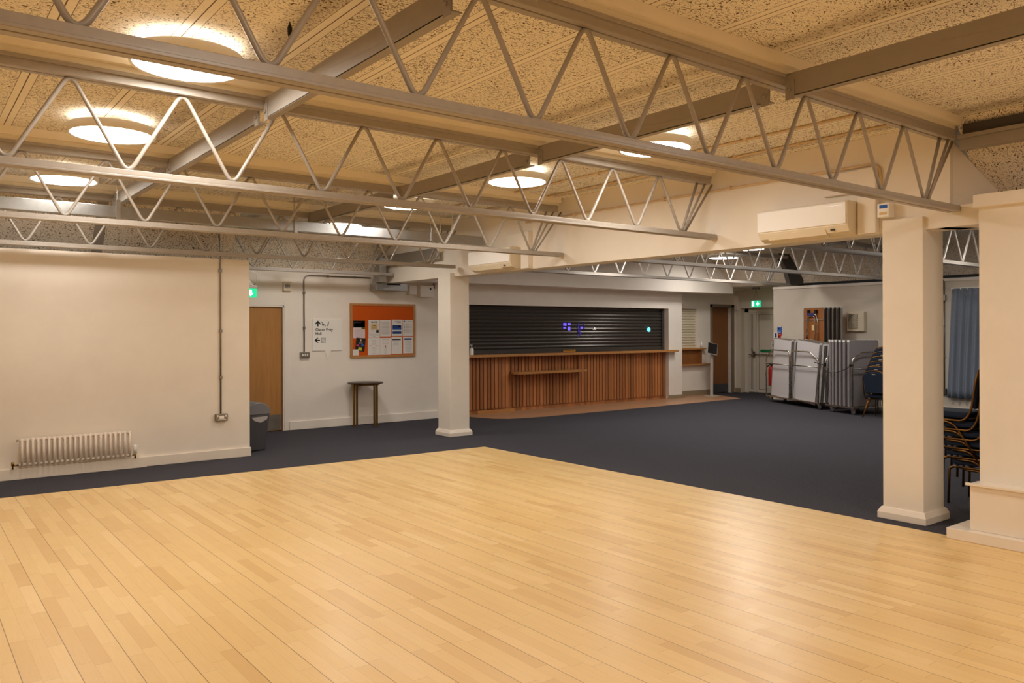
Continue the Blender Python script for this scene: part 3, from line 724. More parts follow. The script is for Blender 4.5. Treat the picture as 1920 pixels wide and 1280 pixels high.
paper('leaflet with a dark leafy photo above pink text, top left of the noticeboard', px(210), px(405), pz(755), pz(450), M['paper_pink'],
      [('photo', M['ink'], [(0, 1, .6, 1)]), ('photo_leaves', M['foliage_print'], [(.08, .7, .63, .86), (.7, 1, .5, .98)]), ('title', M['paper'], [(.05, .8, .92, .97)]), TX(.08, .5, 8)])
paper('black flyer with pink, blue and yellow discs, tilted on the noticeboard', px(250), px(405), pz(985), pz(755), M['ink'],
      [('crest', M['cream_label'], [(.42, .56, .74, .9)]), ('text_lines', M['ink_grey'], [(.3, .75, .62, .65), (.3, .7, .56, .585)]), ('pink_disc', M['pink'], [(.08, .35, .36, .48)]), ('blue_disc', M['blue'], [(.6, .88, .40, .54)]), ('yellow_disc', M['yellow'], [(.32, .7, .06, .3)])], .12, depth=.002)
paper('small white card in the bottom left corner of the noticeboard', px(205), px(300), pz(1055), pz(952), M['paper'], [TX(.2, .85, 4)], depth=.004)
q, w, h, T = paper('white fitness class poster with a bold heading on the noticeboard', px(463), px(655), pz(750), pz(437), M['paper'],
      [('orange_panel', M['cream_label'], [(.2, .8, .45, .78)]), ('text_lines', M['ink'], [(.36, .62, .66, .69), (.28, .72, .57, .60), (.28, .74, .47, .50)]), ('small_lines', M['ink_grey'], [(.1, .5, .37, .385), (.08, .9, .19, .2), (.08, .9, .13, .145), (.4, .6, .05, .07)]), ('photo', M['ink'], [(.68, .9, .27, .43)])])
glyphs('PILATES', .035, M['ink'], q, Matrix.Translation((0, -.0014, h * .5 - .053)) @ Matrix.Rotation(PI / 2, 4, 'X'), 'heading', .0012, 'CENTER')
paper('white sheet of close grey text, top row second on the noticeboard', px(660), px(843), pz(730), pz(437), M['paper'], [TX(.1, .88, 16)], depth=.002)
paper('white poster with a blue night landscape picture on the noticeboard', px(860), px(1048), pz(725), pz(430), M['paper'],
      [('picture', M['navy_print'], [(.08, .9, .45, .66), (.08, .9, .13, .28)]), ('picture_sky', M['blue'], [(.08, .9, .37, .45)]), ('picture_moon', M['paper'], [(.66, .82, .54, .62)]), ('text_lines', M['ink_grey'], [(.3, .85, .86, .9), (.5, .85, .8, .83)])])
paper('white timetable sheet of columns at the top right of the noticeboard', px(1055), px(1235), pz(728), pz(434), M['paper'],
      [('logo', M['navy_print'], [(.08, .22, .88, .95)]), ('text_lines', M['ink_grey'], [(.55, .9, .9, .92)] + [(u, u + .13, v, v + .018) for u in (.1, .32, .54, .76) for v in (.2, .25, .33, .38, .43, .5, .55, .6, .66, .72)])])
paper('white sheet with pale script and small crests, bottom row first on the noticeboard', px(453), px(655), pz(1055), pz(753), M['paper'], [TX(.1, .85, 10, .3, .7), ('crest', M['pink'], [(.18, .24, .5, .56), (.72, .8, .5, .56)])], depth=.002)
paper('white sheet with a little red emblem in the middle on the noticeboard', px(658), px(848), pz(1055), pz(757), M['paper'], [TX(.66, .9, 4, .2, .8), ('emblem', M['red'], [(.45, .53, .42, .56)]), ('small_lines', M['ink_grey'], lines(.1, .34, 4, .35, .65))])
paper('plastic-sleeved white sheet with a black heading bar on the noticeboard', px(855), px(1040), pz(1045), pz(745), M['paper'], [('heading_bar', M['ink'], [(.08, .88, .82, .88)]), TX(.55, .75, 4, .15, .7)], depth=.001)
paper('white sheet with a blue heading bar at the bottom right of the noticeboard', px(1060), px(1243), pz(1040), pz(742), M['paper'], [('heading_bar', M['navy_print'], [(.12, .85, .82, .92)]), TX(.1, .74, 12, .2, .85)])

# boxes at the top right of the back wall
r = thing('junction_box', 'small white junction box above the noticeboard', 'junction box', (7.515, 12.80, 2.31)); MB().box(-.08, .075, -.06, 0, 0, .17).build('case', M['white_plastic'], r, .006)
r = thing('control_panel', 'white control panel with a dark display beside the junction box', 'control panel', (7.79, 12.80, 2.27)); MB().box(-.145, .145, -.09, 0, 0, .215).build('case', M['white_plastic'], r, .008)
MB().box(.055, .09, -.093, -.09, .13, .17).build('display', M['black'], r); MB().tube([(.18, -.04, .16), (.18, -.04, .26)], .02, 10).build('gland', M['conduit'], r)

# round side table
r = thing('side_table', 'round dark-topped table on thin brass legs under the noticeboard', 'table', (6.40, 12.48, 0))
MB().lathe([(0, .74), (.30, .74), (.305, .745), (.305, .758), (.30, .763), (0, .763)], (0, 0, 0), 48).build('tabletop', M['dark_top'], r)
MB().lathe([(.225, .715), (.245, .715), (.245, .74), (.225, .74), (.225, .715)], (0, 0, 0), 32).build('apron', M['brass'], r)
for a in (10, 100, 190, 280):
    c, s_ = math.cos(math.radians(a)), math.sin(math.radians(a)); MB().box(-.014, .014, -.014, .014, 0, .74, Matrix.Translation((.245 * c, .245 * s_, 0)) @ Matrix.Rotation(math.radians(a), 4, 'Z')).build('leg', M['brass'], r, .002)
# waste bin
r = thing('waste_bin', 'grey swing-top waste bin with liner beside the partition end', 'bin', (3.90, 11.0, 0), 0.12)
def ring(w, d, z): return [(-w, -d, z), (w, -d, z), (w, d, z), (-w, d, z)]
MB().quadmesh(ring(.125, .15, .005) + ring(.165, .19, .50), [(3, 2, 1, 0), (4, 5, 6, 7), (0, 1, 5, 4), (1, 2, 6, 5), (2, 3, 7, 6), (3, 0, 4, 7)]).build('body', M['dark_plastic'], r, .015, None, 3)
MB().prism([(-.178, .50), (.178, .50), (.178, .53), (.165, .575), (.12, .63), (.05, .665), (-.05, .665), (-.12, .63), (-.165, .575), (-.178, .53)], -.20, .20, 'y').build('lid', M['grey_plastic'], r, .012, None, 3)
MB().quadmesh([(-.12, -.186, .495), (.15, -.187, .495), (.12, -.190, .43), (.03, -.193, .39), (-.06, -.190, .42)], [(0, 1, 2, 3, 4)]).quadmesh([(.166, -.15, .495), (.167, .15, .495), (.165, .05, .41)], [(0, 1, 2)]).build('bin_liner', M['bag'], r)

# ------------------------------------------------------------------ bar
r = thing('bar_counter', 'vertical cedar-slatted bar front below the long shutter', 'bar counter', (11.6, 12.86, 0))
def slats(xa, xb, y, z0, z1):
    b = MB(); b.box(xa, xb, y + .036, y + .06, z0, z1); x = math.ceil(xa / .09) * .09
    while x + .078 <= xb + .002:
        b.box(x + .004, x + .073, y, y + .038, z0, z1); x += .09
    b.v = [(p[0] - 11.6, p[1] - 12.86, p[2]) for p in b.v]; return b
slats(8.62, 9.85, 12.86, .09, 1.12).build('front_panel', M['slat'], r)
slats(11.70, 14.54, 12.86, .09, 1.12).build('front_panel', M['slat'], r)
slats(9.85, 11.70, 12.86, .09, .77).build('front_panel', M['slat'], r)
slats(9.85, 11.70, 12.90, .80, 1.12).build('front_panel', M['slat'], r)
MB().box(-2.98, 2.94, .03, .09, .0, .09).build('plinth', M['slat'], r)
MB().box(-2.98, 2.94, .10, .16, .0, 1.12).build('carcass', M['edge_dark'], r)
tag(MB().prism([(8.62, 12.655), (14.74, 12.655), (14.74, 12.795), (14.535, 12.795), (14.535, 13.03), (8.62, 13.03)], 1.122, 1.170, 'z').build('bar_worktop', M['worktop'], None, .004, (11.6, 12.8, 1.122)), 'long oak worktop along the top of the bar', 'worktop')
tag(MB().prism([(9.84, 12.855), (9.80, 12.70), (9.86, 12.60), (9.98, 12.56), (11.60, 12.56), (11.72, 12.60), (11.74, 12.855)], .762, .806, 'z').build('bar_shelf', M['worktop'], None, .004, (10.8, 12.7, .76)), 'low oak shelf with rounded ends on the bar front', 'shelf')
tag(MB().box(8.95, 9.85, 12.74, 12.765, .007, .075).build('kick_board', M['worktop'], None, .002, (9.4, 12.75, 0)), 'loose wooden kick board at the left foot of the bar', 'kick board')

def shutter_mb(x0, x1, y, z0, z1, pitch):
    b = MB(); n = int(round((z1 - z0) / pitch)); p = (z1 - z0) / n; prof = []
    for k in range(n):
        z = z0 + k * p
        prof += [(y + .006, z + .002), (y - .004, z + .10 * p), (y - .016, z + .35 * p), (y - .018, z + .55 * p), (y - .010, z + .82 * p), (y + .006, z + .95 * p)]
    v = []
    for (a, z) in prof: v += [(x0, a, z), (x1, a, z)]
    b.quadmesh(v, [(2 * i, 2 * i + 1, 2 * i + 3, 2 * i + 2) for i in range(len(prof) - 1)], False)
    b.box(x0, x1, y + .008, y + .012, z0, z1)
    return b
r = thing('roller_shutter', 'long charcoal roller shutter closed over the bar', 'roller shutter', (11.6, 12.98, 1.17))
def loc(b, o): b.v = [(p[0] - o[0], p[1] - o[1], p[2] - o[2]) for p in b.v]; return b
O = (11.6, 12.98, 1.17)
loc(shutter_mb(8.62, 14.46, 12.98, 1.26, 2.16, .075), O).build('curtain', M['shutter'], r)
loc(MB().box(8.62, 14.46, 12.955, 12.995, 1.172, 1.258), O).build('bottom_bar', M['shutter'], r, .003)
loc(MB().box(14.46, 14.535, 12.93, 13.03, 1.172, 2.148), O).build('guide_rail', M['shutter'], r, .002)
loc(MB().box(11.35, 11.70, 12.951, 12.955, 1.185, 1.225), O).build('sticker', M['amber'], r)
r2 = loc(MB().box(11.37, 11.66, 12.949, 12.951, 1.198, 1.21), O).build('sticker_print', M['ink'], r)
def glimmer(label, parts, o):
    r = thing('lit_display', label, 'lit display', o)
    for nm, m, rects in parts:
        b = MB()
        for (u0, u1, v0, v1) in rects: b.box(u0, u1, -.004, 0, v0, v1)
        b.build(nm, M[m], r)
glimmer('violet lit display glowing through the bar shutter', [('pane', 'led_violet', [(-.10, -.01, .04, .10), (.03, .11, .05, .10), (-.10, -.03, -.02, .01), (.03, .10, -.06, .02)])], (11.45, 12.955, 1.70))
glimmer('blue neon figure glowing dimly through the bar shutter', [('stroke', 'led_blue', [(.0, .018, -.02, .10), (.0, .03, -.1, -.04), (.05, .064, -.17, -.05), (.0, .012, -.2, -.14)]), ('disc', 'led_violet', [(.07, .13, -.03, .02)]), ('arc', 'led_blue', [(.17, .185, -.02, .11)])], (11.78, 12.955, 1.70))
glimmer('small white reflection-like lamp glowing through the bar shutter', [('lamp', 'led_white', [(-.05, .05, -.02, .0), (-.02, .02, .0, .03)])], (12.27, 12.955, 1.675))
glimmer('round cyan lit badge glowing through the right end of the bar shutter', [('badge', 'led_cyan', [(-.055, .055, -.03, .03), (-.03, .03, -.055, .055)])], (14.02, 12.955, 1.655))
r = thing('pump_bottle', 'white sanitiser pump bottle on the left end of the bar', 'bottle', (8.835, 12.78, 1.17))
MB().lathe([(0, 0), (.038, 0), (.04, .01), (.04, .11), (.03, .125), (.014, .13), (0, .13)], (0, 0, 0), 20).build('bottle', M['white_plastic'], r)
MB().lathe([(0, .13), (.014, .13), (.014, .15), (.005, .152), (.005, .185), (.016, .187), (.016, .2), (0, .2)], (0, 0, 0), 14).tube([(0, 0, .195), (-.045, 0, .188)], .006, 6).build('pump', M['white_plastic'], r)

# small hatch
r = thing('roller_shutter', 'small cream roller shutter closed over the hatch right of the bar', 'roller shutter', (15.58, 13.17, 1.19)); O = (15.58, 13.17, 1.19)
loc(shutter_mb(15.225, 15.945, 13.17, 1.24, 2.162, .066), O).build('curtain', M['shutter_cream'], r)
loc(MB().box(15.225, 15.945, 13.15, 13.185, 1.192, 1.24), O).build('bottom_bar', M['shutter_cream'], r, .002)
loc(MB().box(15.24, 15.30, 13.142, 13.15, 1.20, 1.235), O).build('lock', M['black'], r)
tag(MB().box(15.03, 16.17, 12.99, 13.24, 1.152, 1.19).build('hatch_sill', M['worktop'], None, .003, (15.6, 13.1, 1.152)), 'oak sill under the small cream shutter', 'sill')
r = thing('leaflet_rack', 'open oak box shelf fixed below the hatch sill', 'shelf', (15.6, 13.1, .76))
MB().box(-.57, .42, -.012, 0, .03, .39).build('back_panel', M['oak_dark'], r); MB().box(.40, .42, -.09, -.012, .03, .39).build('end_panel', M['oak_dark'], r)
MB().box(-.57, .80, -.11, 0, .0, .03).build('shelf', M['worktop'], r, .003)
tag(MB().lathe([(0, 0), (.03, 0), (.03, .12), (.012, .14), (.012, .17), (.022, .175), (.022, .19), (0, .19)], (0, 0, 0), 14).build('pump_bottle', M['white_plastic'], None), 'white pump bottle at the right end of the hatch sill', 'bottle').location = (16.06, 13.05, 1.19)
r = bpy.data.objects.new('door_2', None); C.objects.link(r); r.location = (16.915, 13.2, 0); struct(r, 'brown wooden door in a taupe frame beyond the hatch', 'door')
MB().box(-.38, .385, 0.0, .04, .01, 2.215).build('leaf', M['oak_dark'], r)
MB().box(-.26, .385, -.012, 0, .24, 2.0).build('leaf_panel', M['oak_door'] if False else M['oak_dark'], r)
MB().box(-.38, -.27, -.006, 0, .45, 2.0).build('glazing_slot', M['black'], r)
MB().box(-.37, .38, -.014, -.0121, .02, .24).build('kick_plate', M['dark_plastic'], r)
MB().box(-.46, -.385, -.125, .05, 0, 2.29).box(.385, .50, -.125, .05, 0, 2.29).box(-.46, .50, -.125, .05, 2.22, 2.30).build('frame', M['taupe_frame'], r, .004)
# tablet stand
r = thing('tablet_stand', 'slim silver floor stand holding a tilted dark tablet by the hatch', 'stand', (15.90, 12.62, 0.007))
MB().box(-.13, .13, -.13, .13, 0, .012).build('base', M['silver'], r, .003)
MB().box(-.035, .035, -.02, .02, .012, 1.09, Matrix.Rotation(.015, 4, 'Y')).build('column', M['silver'], r, .004)
T = Matrix.Translation((.0, -.03, 1.17)) @ Matrix.Rotation(-.55, 4, 'Z') @ Matrix.Rotation(-.5, 4, 'X') @ Matrix.Rotation(.25, 4, 'Y')
MB().box(-.13, .13, -.012, .012, -.16, .16, T).build('tablet_case', M['alu'], r, .006); MB().box(-.115, .115, -.0135, -.012, -.145, .145, T).build('screen', M['screen'], r)

# ------------------------------------------------------------------ exit door and signs
r = bpy.data.objects.new('door_3', None); C.objects.link(r); r.location = (17.70, 12.2, 0); struct(r, 'white panelled exit door with push bar behind the table trolley', 'door')
MB().box(-.05, 0, .60, .725, 0, 2.19).box(-.05, 0, -.98, .725, 2.09, 2.19).box(-.06, 0, .36, .43, .02, 2.09).build('frame', M['white_upvc'], r, .004)
for a, b_ in ((.43, .60), (-.60, .36)):
    MB().box(-.035, 0, a, b_, .02, 2.09).build('leaf', M['white_upvc'], r, .003)
    k = MB(); w_ = .008; i0, i1 = a + .05, b_ - .06
    for (p, q, u, v_) in ((i0, i1, .10, .10 + w_), (i0, i1, 2.03, 2.03 + w_), (i0, i0 + w_, .10, 2.03), (i1 - w_, i1, .10, 2.03)): k.box(-.0375, -.035, p, q, u, v_)
    k.build('panel_bead', M['edge_dark'], r)
MB().tube([(-.09, .52, 1.0), (-.09, -.55, 1.0)], .014, 8).build('push_bar', M['chrome'], r)
MB().box(-.10, -.035, .39, .46, .93, 1.08).tube([(-.10, .42, 1.02), (-.14, .45, 1.16)], .014, 8).tube([(-.10, .42, 1.0), (-.12, .56, .99)], .010, 8).build('latch', M['conduit'], r)
MB().box(-.062, -.06, -.45, .24, 1.07, 1.13).build('green_strip', M['green'], r)
r = exit_sign('lit green exit sign hung on chains over the white exit door', (16.92, 12.05, 2.205), -PI / 2, .26, .16, 'right')
MB().tube([(-.06, 0, .20), (.0, 0, .44)], .004, 6).tube([(.06, 0, .20), (.0, 0, .44)], .004, 6).box(-.09, .09, -.03, .03, .44, .49).build('chain', M['conduit'], r)
def wsign(label, y0, y1, z0, z1, m, marks):
    r = thing('safety_sign', label, 'sign', (16.40, (y0 + y1) / 2, (z0 + z1) / 2)); w, h = (y1 - y0) / 2, (z1 - z0) / 2
    MB().box(-.006, 0, -w, w, -h, h).build('plate', M[m], r)
    for nm, mm, rects in marks:
        b = MB()
        for (u0, u1, v0, v1) in rects: b.box(-.008, -.006, -w + 2 * w * u0, -w + 2 * w * u1, -h + 2 * h * v0, -h + 2 * h * v1)
        b.build(nm, M[mm], r)
wsign('blue and white safety notice above the trolley, topmost', 10.975, 11.09, 1.555, 1.715, 'blue', [('text_lines', 'paper', [(.2, .85, .15, .2), (.2, .85, .3, .36), (.1, .9, .9, 1)]), ('pictogram', 'ink', [(.55, .85, .6, .8)])])
wsign('red fire notice just under the blue safety notice', 10.975, 11.075, 1.50, 1.553, 'red', [('text_lines', 'paper', [(.2, .8, .5, .6)])])
wsign('white notice with small pictogram left of the red fire notice', 11.08, 11.19, 1.44, 1.585, 'paper', [('pictogram', 'navy_print', [(.25, .75, .12, .82)])])
wsign('dark red extinguisher notice at the tops of the pale tables', 11.0, 11.078, 1.44, 1.498, 'red', [('pictogram', 'ink', [(.6, .9, .1, .9)])])
r = thing('door_notice', 'white folded notice on the exit door above the push bar', 'notice', (17.655, 12.07, 1.24)); MB().box(-.006, 0, -.055, .055, -.09, .09).build('sheet', M['paper'], r); MB().box(-.008, -.006, -.02, .02, -.03, .04).build('text_lines', M['ink_grey'], r)
r = thing('fire_extinguisher', 'red fire extinguisher with black hose beside the pale tables', 'fire extinguisher', (16.90, 11.60, 0))
MB().lathe([(0, .28), (.07, .28), (.075, .30), (.075, .68), (.05, .74), (.02, .76), (0, .76)], (0, 0, 0), 24).build('cylinder', M['red'], r)
MB().lathe([(0, .76), (.022, .76), (.022, .80), (0, .80)], (0, 0, 0), 12).box(-.09, .02, -.012, .012, .80, .83).build('valve', M['black'], r)
MB().tube(fillet([(-.02, .02, .79), (-.05, .10, .74), (-.06, .12, .55), (-.05, .10, .40)], .06), .013, 8).build('hose', M['black'], r)
MB().box(-.02, .02, -.40, -.07, .52, .56).build('wall_bracket', M['dark_steel'], r)
r = thing('wall_vent', 'white louvred air vent box on the end wall beside the tall tables', 'vent', (16.40, 9.11, 1.60))
MB().box(-.10, 0, -.19, .19, 0, .42).build('case', M['ivory'], r, .006)
k = MB()
for i in range(-9, 13):
    a0 = Vector((-.104, -.10 + i * .03, .05)); 
    for sgn in (1, -1):
        p = [(-.10 + i * .03, .05), (-.10 + i * .03 + .32 * .8 * sgn, .37)]
        (ya, za), (yb, zb) = p
        def cl(ya, za, yb, zb):
            lo, hi = -.06, .155
            pts = []
            for t in (0, 1):
                pass
            t0, t1 = 0.0, 1.0; d = yb - ya
            for e, s2 in ((lo, 1), (hi, -1)):
                if abs(d) < 1e-9: continue
                t = (e - ya) / d
                if (d > 0) == (s2 > 0): t0 = max(t0, t)
                else: t1 = min(t1, t)
            return (t0, t1) if t1 > t0 else None
        c_ = cl(ya, za, yb, zb)
        if c_: k.tube([(-.106, ya + (yb - ya) * c_[0], za + (zb - za) * c_[0]), (-.106, ya + (yb - ya) * c_[1], za + (zb - za) * c_[1])], .0058, 4)
k.build('mesh_grille', M['ivory'], r); MB().box(-.1025, -.10, -.06, .155, .05, .37).build('opening', M['black'], r)

# ------------------------------------------------------------------ curtain
r = thing('curtain', 'blue-grey pleated curtain on the end wall at the far right', 'curtain', (16.3, 6.75, 0.3))
b = MB(); nx, nz = 90, 14; v = []
for iz in range(nz + 1):
    t = iz / nz; z = 2.13 * t
    for ix in range(nx + 1):
        s_ = ix / nx; y = .38 + .09 * (1 - t) - s_ * (.98 + .06 * (1 - t)); amp = .030 * (1 - t) + .016 + (.006 if t > .93 else 0)
        ph = s_ * 2 * PI * (8 if t < .93 else 8) + .5 * math.sin(5 * s_ + 2 * t)
        x = amp * math.sin(ph) + (.008 * math.sin(s_ * 2 * PI * 26) if t > .9 else 0)
        v.append((x, y, z))
f = [(iz * (nx + 1) + ix, iz * (nx + 1) + ix + 1, (iz + 1) * (nx + 1) + ix + 1, (iz + 1) * (nx + 1) + ix) for iz in range(nz) for ix in range(nx)]
o = b.quadmesh(v, f, True).build('fabric', M['curtain'], r)
md = o.modifiers.new('thick', 'SOLIDIFY'); md.thickness = .004
MB().box(.02, .098, -.66, .40, 2.11, 2.15).build('curtain_rail', M['white_plastic'], r)

# ------------------------------------------------------------------ folding tables and trolleys
def frame_T(P, d, n): # local x along d, local y along n
    return Matrix(((d[0], n[0], 0, P[0]), (d[1], n[1], 0, P[1]), (0, 0, 1, 0), (0, 0, 0, 1)))
def put(r, Mx):
    r.matrix_world = Mx
    return r
D1 = Vector((-0.42955, -0.90304)); N1 = Vector((0.90304, -0.42955)); P1 = Vector((15.83, 11.0))
TR1 = frame_T(P1, D1, N1)
ang1 = math.atan2(D1.y, D1.x)
# trolley 1 (local x along its front, y is depth, away from the camera; mirrored axes avoided: N1 is D1 turned +90)
def trolley(label, T, L, Dp, hoops, mrails):
    r = bpy.data.objects.new('table_trolley', None); C.objects.link(r); tag(r, label, 'trolley')
    r.location = T.translation; r.rotation_euler = (0, 0, math.atan2(T[1][0], T[0][0]))
    b = MB().box(0, L, -.015, .02, .115, .145).box(0, L, Dp - .02, Dp + .015, .115, .145).box(-.015, .02, 0, Dp, .115, .145).box(L - .02, L + .015, 0, Dp, .115, .145).box(.02, L - .02, .02, Dp - .02, .118, .128)
    b.build('deck', M['chrome'], r, .003)
    for (ax, pts) in hoops: MB().tube(fillet(pts, .10, 6), .016, 10).build(ax, M['chrome'], r)
    for pts in mrails: MB().tube(pts, .012, 8).build('rail', M['chrome'], r)
    for (x, y) in ((.10, .06), (L - .08, .06), (.10, Dp - .06), (L - .08, Dp - .06)):
        c = MB().lathe([(0, -.014), (.045, -.014), (.05, -.008), (.05, .008), (.045, .014), (0, .014)], (x + .02, y, .05), 18, 'y').build('caster', M['grey_plastic'], r)
        MB().box(x - .02, x + .05, y - .022, y + .022, .055, .118).build('caster_fork', M['chrome'], c)
    return r
z0 = .14
h1 = [('hoop', [(0, 0, z0), (0, 0, 1.03), (.27, 0, 1.185), (.965, 0, 1.175), (.965, 0, z0)]),
      ('hoop', [(1.05, 0, z0), (1.05, 0, 1.18), (1.73, 0, 1.18), (2.04, 0, 1.02), (2.04, 0, z0)])]
trolley('steel table trolley carrying the pale grey tables in front of the exit door', TR1, 2.05, .46, h1, [[(0, 0, .87), (.965, 0, .87)], [(1.05, 0, .87), (2.04, 0, .87)]])
def ftable(label, w, h, th, face, back, edge, T, group, legs=False, name='folding_table'):
    """stored on its end: local x is the width, y the thickness (front at 0), z the height"""
    r = bpy.data.objects.new(name, None); C.objects.link(r); tag(r, label, 'folding table', group); r.matrix_world = T
    MB().box(.012, w - .012, .002, .014, .012, h - .012).build('tabletop', M[face], r)
    MB().box(.02, w - .02, .014, th - .006, .02, h - .02).build('underside', M[back], r)
    e = MB().box(0, w, 0, th, h - .014, h).box(0, w, 0, th, 0, .014).box(0, .014, 0, th, .014, h - .014).box(w - .014, w, 0, th, .014, h - .014)
    e.build('edge_trim', M[edge], r, .003)
    k = MB()
    for x in (0, w): k.box(x - .004, x + .004, -.003, th + .003, h - .035, h + .004)
    k.build('corner_cap', M['white_plastic'] if edge != 'alu_dark' else M['black'], r)
    return r
def lean(T, sx, sy, t, leanx, leany):
    return T @ Matrix.Translation((sx, sy, t)) @ Matrix.Rotation(leany, 4, 'Y') @ Matrix.Rotation(leanx, 4, 'X')
g1 = 'pale grey folding tables on the left trolley'
ftable('pale grey folding table at the left front of the trolley by the exit door', .74, 1.31, .045, 'grey_lam', 'mid_lam', 'alu', lean(TR1, .10, .05, .148, -.03, .055), g1)
ftable('pale grey folding table right of the leftmost one, leaning on the same trolley', .84, 1.30, .045, 'grey_lam', 'mid_lam', 'alu', lean(TR1, 1.0, .05, .148, -.03, .10), g1)
for k in range(3):
    ftable(['grey folding table directly behind the leaning pale front pair, edge showing', 'grey folding table third deep in the left trolley, aluminium edge showing', 'grey folding table deepest in the left trolley beside the tall brown tables'][k], .86, 1.29, .045, 'grey_lam', 'mid_lam', 'alu', lean(TR1, 1.06 + .05 * k, .12 + .075 * k, .148, -.02, .10), g1)
    if k < 2: ftable(['grey folding table behind the leftmost pale table on the trolley', 'grey folding table second behind the leftmost pale table on the trolley'][k], .74, 1.305, .045, 'grey_lam', 'mid_lam', 'alu', lean(TR1, .17 + .05 * k, .13 + .075 * k, .148, -.02, .055), g1)
# tall brown tables on end, leaning near the wall
TT = frame_T(Vector((16.02, 10.17)), Vector((-0.30, -0.954)), Vector((0.954, -0.30)))
g2 = 'tall brown tables on end by the end wall'
fl_ = ['tall brown folding table with stowed steel legs facing the room', 'tall brown folding table second in the stack by the wall vent', 'tall brown folding table third in the stack by the wall vent', 'tall brown folding table fourth in the stack by the wall vent', 'tall brown folding table last in the stack, nearest the wall vent']
for k in range(5):
    T_ = TT @ Matrix.Translation((.075 * k, .048 * k + .0, .003)) 
    r = ftable(fl_[k], .64, 2.12, .040, 'tabletop_wood' if k == 0 else 'edge_dark', 'tabletop_wood', 'alu', T_, g2)
    if k == 0:
        MB().tube(fillet([(.10, -.02, .75), (.13, -.025, 1.86), (.20, -.03, 1.97), (.42, -.03, 1.98), (.47, -.025, 1.86), (.50, -.02, .75)], .07), .011, 8).build('leg_frame', M['chrome'], r)
        MB().tube(fillet([(.17, -.04, .75), (.19, -.04, 1.93), (.40, -.04, 1.93), (.42, -.04, .75)], .05), .009, 8).build('leg_frame', M['chrome'], r)
        MB().box(.02, .62, -.012, -.002, 1.84, 1.865).build('rail', M['alu'], r)
        for x in (.19, .42): MB().box(x - .03, x + .03, -.05, -.002, 1.99, 2.07).build('latch', M['black'], r, .006)
        MB().box(.17, .40, -.058, -.02, 1.935, 2.0).build('cloth_wrap', M['purple'], r, .012)
        MB().box(.27, .38, -.006, -.002, 1.62, 1.74).build('label', M['cream_label'], r)
# trolley 2
D2 = Vector((-0.334, -0.9425)).normalized(); N2 = Vector((-D2.y, D2.x)); P2 = Vector((14.80, 8.90)); TR2 = frame_T(P2, D2, N2)
h2 = [('hoop', [(0, .0, z0), (0, 0, 1.07), (0.0, .26, 1.20), (0.0, .72, 1.20), (0, .72, z0)]),
      ('hoop', [(.745, 0, z0), (.745, 0, 1.08), (.745, .26, 1.20), (.745, .72, 1.20), (.745, .72, z0)])]
r = trolley('steel table trolley holding grey tables edge-on beside the chair stack', TR2, .76, .74, h2, [[(0, 0, .88), (0, .72, .88)], [(.745, 0, .88), (.745, .72, .88)]])
MB().tube(fillet([(.74, -.02, .95), (.60, -.035, .87), (.38, -.04, .80), (.20, -.035, .78), (0, -.02, .82)], .12), .007, 6).build('strap', M['black'], r)
MB().tube([(-.01, -.02, .93), (-.30, -.03, .97)], .010, 6).box(-.02, .02, -.025, .0, .90, .97).box(.69, .76, -.03, .02, .93, .97).build('strap_buckle', M['black'], r)
g3 = 'grey tables standing edge-on in the right trolley'
e6 = ['first', 'second', 'third', 'fourth', 'fifth', 'sixth']
for k in range(6):
    # width runs along the trolley depth, thickness along its front
    off = (.05, .135, .225, .335, .45, .575)[k]
    T_ = TR2 @ Matrix.Translation((off + .07, .02, .148)) @ Matrix.Rotation(PI / 2, 4, 'Z')
    ftable('grey folding table standing edge-on in the right trolley, %s from the left' % e6[k], .70, 1.285, .055, 'mid_lam', 'mid_lam', 'mid_lam', T_, g3)

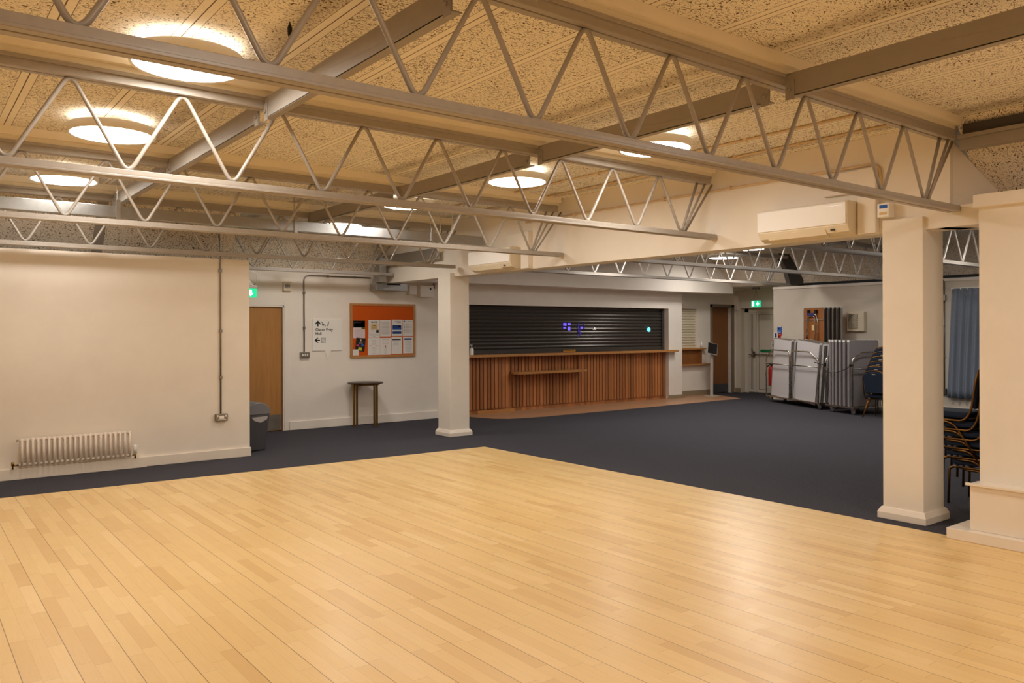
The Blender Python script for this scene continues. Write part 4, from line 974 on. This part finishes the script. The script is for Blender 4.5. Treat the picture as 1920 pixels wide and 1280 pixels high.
# ------------------------------------------------------------------ stacking chairs
def make_chair(label, group):
    """front is +y, origin on the floor below the seat centre"""
    r = thing('stacking_chair', label, 'chair', (0, 0, 0), 0, group)
    w = .215
    # cushion
    MB().box(-.20, .20, -.20, .225, .365, .425).build('seat', M['navy'], r, .022, None, 3)
    # backrest, rounded top and a grip hole
    prof = []
    for a in range(0, 181, 15): prof.append((.205 * math.cos(math.radians(a)) * (1.0), .78 + .085 * math.sin(math.radians(a))))
    poly = [(-.185, .46), (.185, .46)] + [(x, z) for x, z in prof]
    T = Matrix.Translation((0, -.235, .44)) @ Matrix.Rotation(.14, 4, 'X') @ Matrix.Translation((0, 0, -.44))
    MB().prism(poly, -.022, .018, 'y', T).build('backrest', M['navy'], r, .012, None, 2)
    MB().box(-.035, .035, -.0245, -.018, .80, .825, T).build('grip_plate', M['chrome'], r, .004)
    # back hoop running on into the side rails
    up = [T @ Vector((x, 0, z)) for x, z in [(-.217, .46), (-.222, .75), (-.16, .86), (0, .885), (.16, .86), (.222, .75), (.217, .46)]]
    pts = [Vector((-w, .20, .350)), Vector((-w, -.18, .345))] + up + [Vector((w, -.18, .345)), Vector((w, .20, .350))]
    MB().tube(fillet(pts, .09, 5), .0115, 8).build('back_frame', M['gold'], r)
    for sx in (-1, 1):
        MB().tube(fillet([(sx * w, .19, .350), (sx * w, .235, .335), (sx * (w + .006), .245, .0)], .04, 4), .0115, 8).build('leg', M['gold'], r)
        MB().tube(fillet([(sx * (w - .004), .10, .330), (sx * (w - .004), -.07, .328), (sx * (w + .004), -.285, .0)], .10, 5), .0115, 8).build('leg', M['gold'], r)
    MB().tube([(-w, .10, .338), (w, .10, .338)], .009, 6).tube([(-w, -.12, .338), (w, -.12, .338)], .009, 6).build('seat_rail', M['gold'], r)
    return r
gA = 'blue chairs stacked between the pillar and the pier'; gB = 'blue chairs stacked beside the right trolley'
ordA = ['bottom', 'second from bottom', 'third from bottom', 'third from top', 'second from top', 'top']
ch = None
for k in range(6):
    lab = 'navy stacking chair with bronze frame between pillar and pier, %s of its stack' % ordA[k]
    loc_ = (8.13, 3.25 + .055 * k, .088 * k)
    if ch is None: ch = make_chair(lab, gA); ch.location = loc_
    else: dup(ch, loc_, 0, lab, gA)
for k in range(6):
    lab = 'navy stacking chair with bronze frame beside the table trolley, %s of its stack' % ordA[k]
    a = -PI / 2 + .05
    dup(ch, (14.58 + .050 * k, 7.64 - .016 * k, .088 * k), a, lab, gB)
